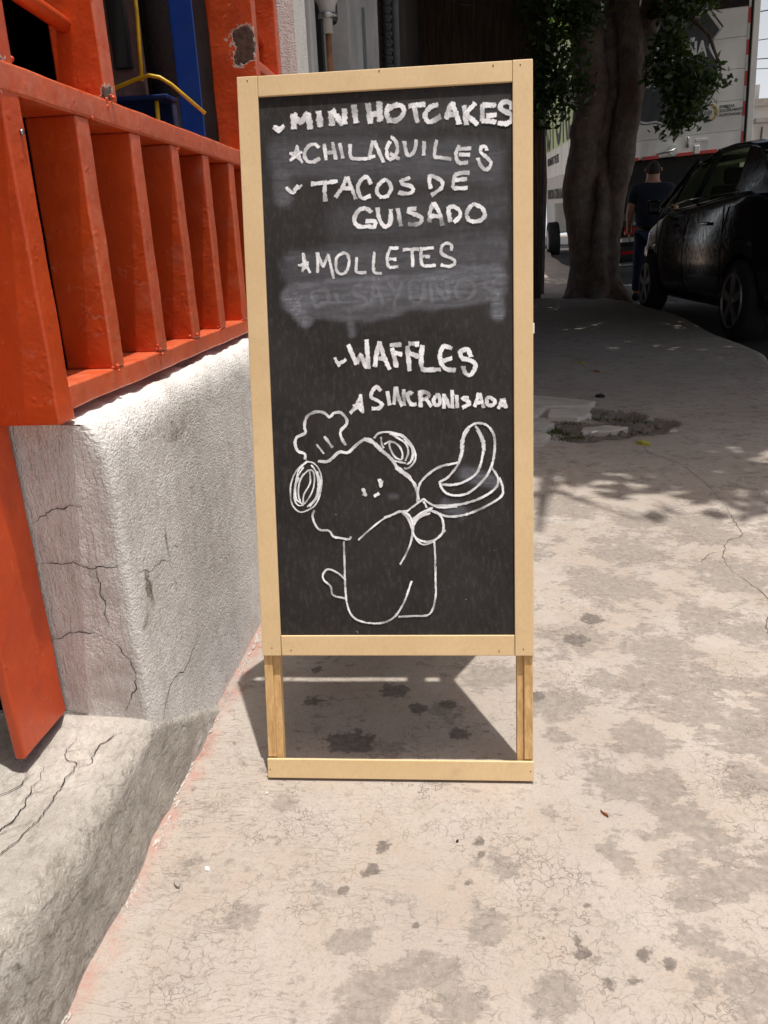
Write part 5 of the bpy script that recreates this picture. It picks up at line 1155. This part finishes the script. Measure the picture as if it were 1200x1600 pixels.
tv = [(0,0,.86),(0,0,1.08),(0,.01,1.27),(0,.02,1.42),(0,.035,1.50),(-.21,.03,1.41),(-.27,.025,1.22),(.21,.03,1.41),(.285,.05,1.23)]
skin_obj('tshirt', tv, [(0,1),(1,2),(2,3),(3,4),(3,5),(5,6),(3,7),(7,8)], [(.215,.16),(.215,.16),(.235,.165),(.20,.14),(.09,.085),.105,.098,.105,.098], M['navy'], man)
jv = [(0,0,.94),(-.10,0,.84),(-.12,.02,.48),(-.13,-.02,.10),(.10,0,.84),(.12,.03,.48),(.13,-.01,.10)]
skin_obj('jeans', jv, [(0,1),(1,2),(2,3),(0,4),(4,5),(5,6)], [(.17,.13),.115,.082,.072,.115,.082,.072], M['denim'], man)
mb = MB(); vs = []; 
for j in range(9):
    for i in range(16):
        ph = j / 8 * math.pi * .52; th = i / 16 * 2 * math.pi; fr = .0 if math.sin(th) < 0 else .35
        ph2 = ph * (1.28 if math.sin(th) < .2 else .85)
        vs.append((.088 * math.sin(ph2) * math.cos(th), .055 + .105 * math.sin(ph2) * math.sin(th), 1.665 + .115 * math.cos(ph2)))
mb.add(vs, [(j * 16 + i, j * 16 + (i + 1) % 16, (j + 1) * 16 + (i + 1) % 16, (j + 1) * 16 + i) for j in range(8) for i in range(16)]); mb.build('hair', M['hair'], man, smooth=True)
for sx in (-1, 1):
    e_ = MB().tube([(sx * .086, .05, 1.645), (sx * .100, .045, 1.655), (sx * .098, .05, 1.69)], [.012, .016, .012], 8).build('ear', M['skin'], man, smooth=True)
    MB().tube([(sx * .13, -.06, .05), (sx * .13, .05, .05), (sx * .13, .19, .035)], [.05, .055, .04], 10).build('shoe', M['black'], man, smooth=True)
    hx_, hy_, hz_ = ((-.25, .20, .86) if sx < 0 else (.36, .35, 1.20))
    for q in range(4):
        o_ = (q - 1.5) * .018
        if sx < 0: pts = [(hx_, hy_ + o_, hz_), (hx_ + .005, hy_ + o_ * 1.1, hz_ - .05), (hx_ + .02, hy_ + o_, hz_ - .085)]
        else: pts = [(hx_ + o_, hy_, hz_), (hx_ + o_, hy_ + .05, hz_ + .005), (hx_ + o_, hy_ + .08, hz_ - .015)]
        MB().tube(pts, [.010, .0095, .007], 7).build('finger', M['skin'], man, smooth=True)
    tp_ = [(hx_, hy_ + .03, hz_ + .03), (hx_ + .01, hy_ + .06, hz_), (hx_ + .015, hy_ + .065, hz_ - .03)] if sx < 0 else [(hx_ - .03, hy_ - .03, hz_), (hx_ - .055, hy_ + .01, hz_ + .005), (hx_ - .05, hy_ + .04, hz_)]
    MB().tube(tp_, [.012, .011, .008], 7).build('thumb', M['skin'], man, smooth=True)
MB().tube([(-.18, -.03, .95), (-.1, -.135, .955), (.0, -.15, .96), (.1, -.135, .955), (.18, -.03, .95)], .016, 8).build('belt', M['black'], man, smooth=True)

# ------------------------------------------------------------------ litter on the pavement
def litter(name, x, y, r, m, lab, cat, n=5, z=.0, th=.002):
    vs_ = [(x + r * math.cos(a / n * 6.283 + x * 9) * (.8 + .4 * ((a * 7) % 3) / 3), y + r * math.sin(a / n * 6.283) * (.8 + .4 * ((a * 5) % 3) / 3), zs(x, y) + z + th * (.6 + .4 * (a % 2))) for a in range(n)]
    b_ = [(p[0], p[1], zs(x, y) - .001) for p in vs_]
    o = MB().add(vs_ + b_, [tuple(range(n)), tuple(range(n, 2 * n))[::-1]] + [(i, (i + 1) % n, n + (i + 1) % n, n + i) for i in range(n)]).build(name, m); return T(o, lab, cat)
litter('paint_chip', -.383, .873, .0045, M['white'], 'white paint chip on the pavement near the ledge, left of the sign', 'chip', 7)
litter('paint_chip', -.335, 1.04, .0018, M['white'], 'tiny white chip on the pavement by the left foot of the sign', 'chip', 5)
litter('pebble', -.418, .842, .007, M['slab'], 'grey pebble beside the ledge in front of the sign', 'pebble', 6, 0, .005)
litter('dry_leaf', .207, 1.017, .006, M['leafdry'], 'small dry orange leaf right of the sign foot', 'leaf', 5, 0, .004)
litter('yellow_leaf', .74, 3.30, .03, M['leafyel'], 'yellow-green leaf beside the broken hole in the pavement', 'leaf', 5, 0, .012)
litter('yellow_leaf', .78, 5.55, .03, M['leafyel'], 'faded leaf in the tree shade beyond the hole', 'leaf', 5, 0, .01)
litter('dry_leaf', .83, 5.2, .02, M['leafdry'], 'brown leaf in the tree shade just before the faded leaf', 'leaf', 5, 0, .01)
litter('bottle_cap', .565, 3.52, .016, M['white'], 'white bottle cap lying in the broken hole', 'bottle cap', 12, .0, .006)
litter('dark_leaf', .72, 4.35, .03, M['black'], 'dark curled leaf beyond the broken hole', 'leaf', 6, 0, .012)
litter('dark_leaf', -.02, .95, .0025, M['crack'], 'small dark scrap in front of the sign', 'scrap', 5)
print('objects', len(bpy.data.objects))
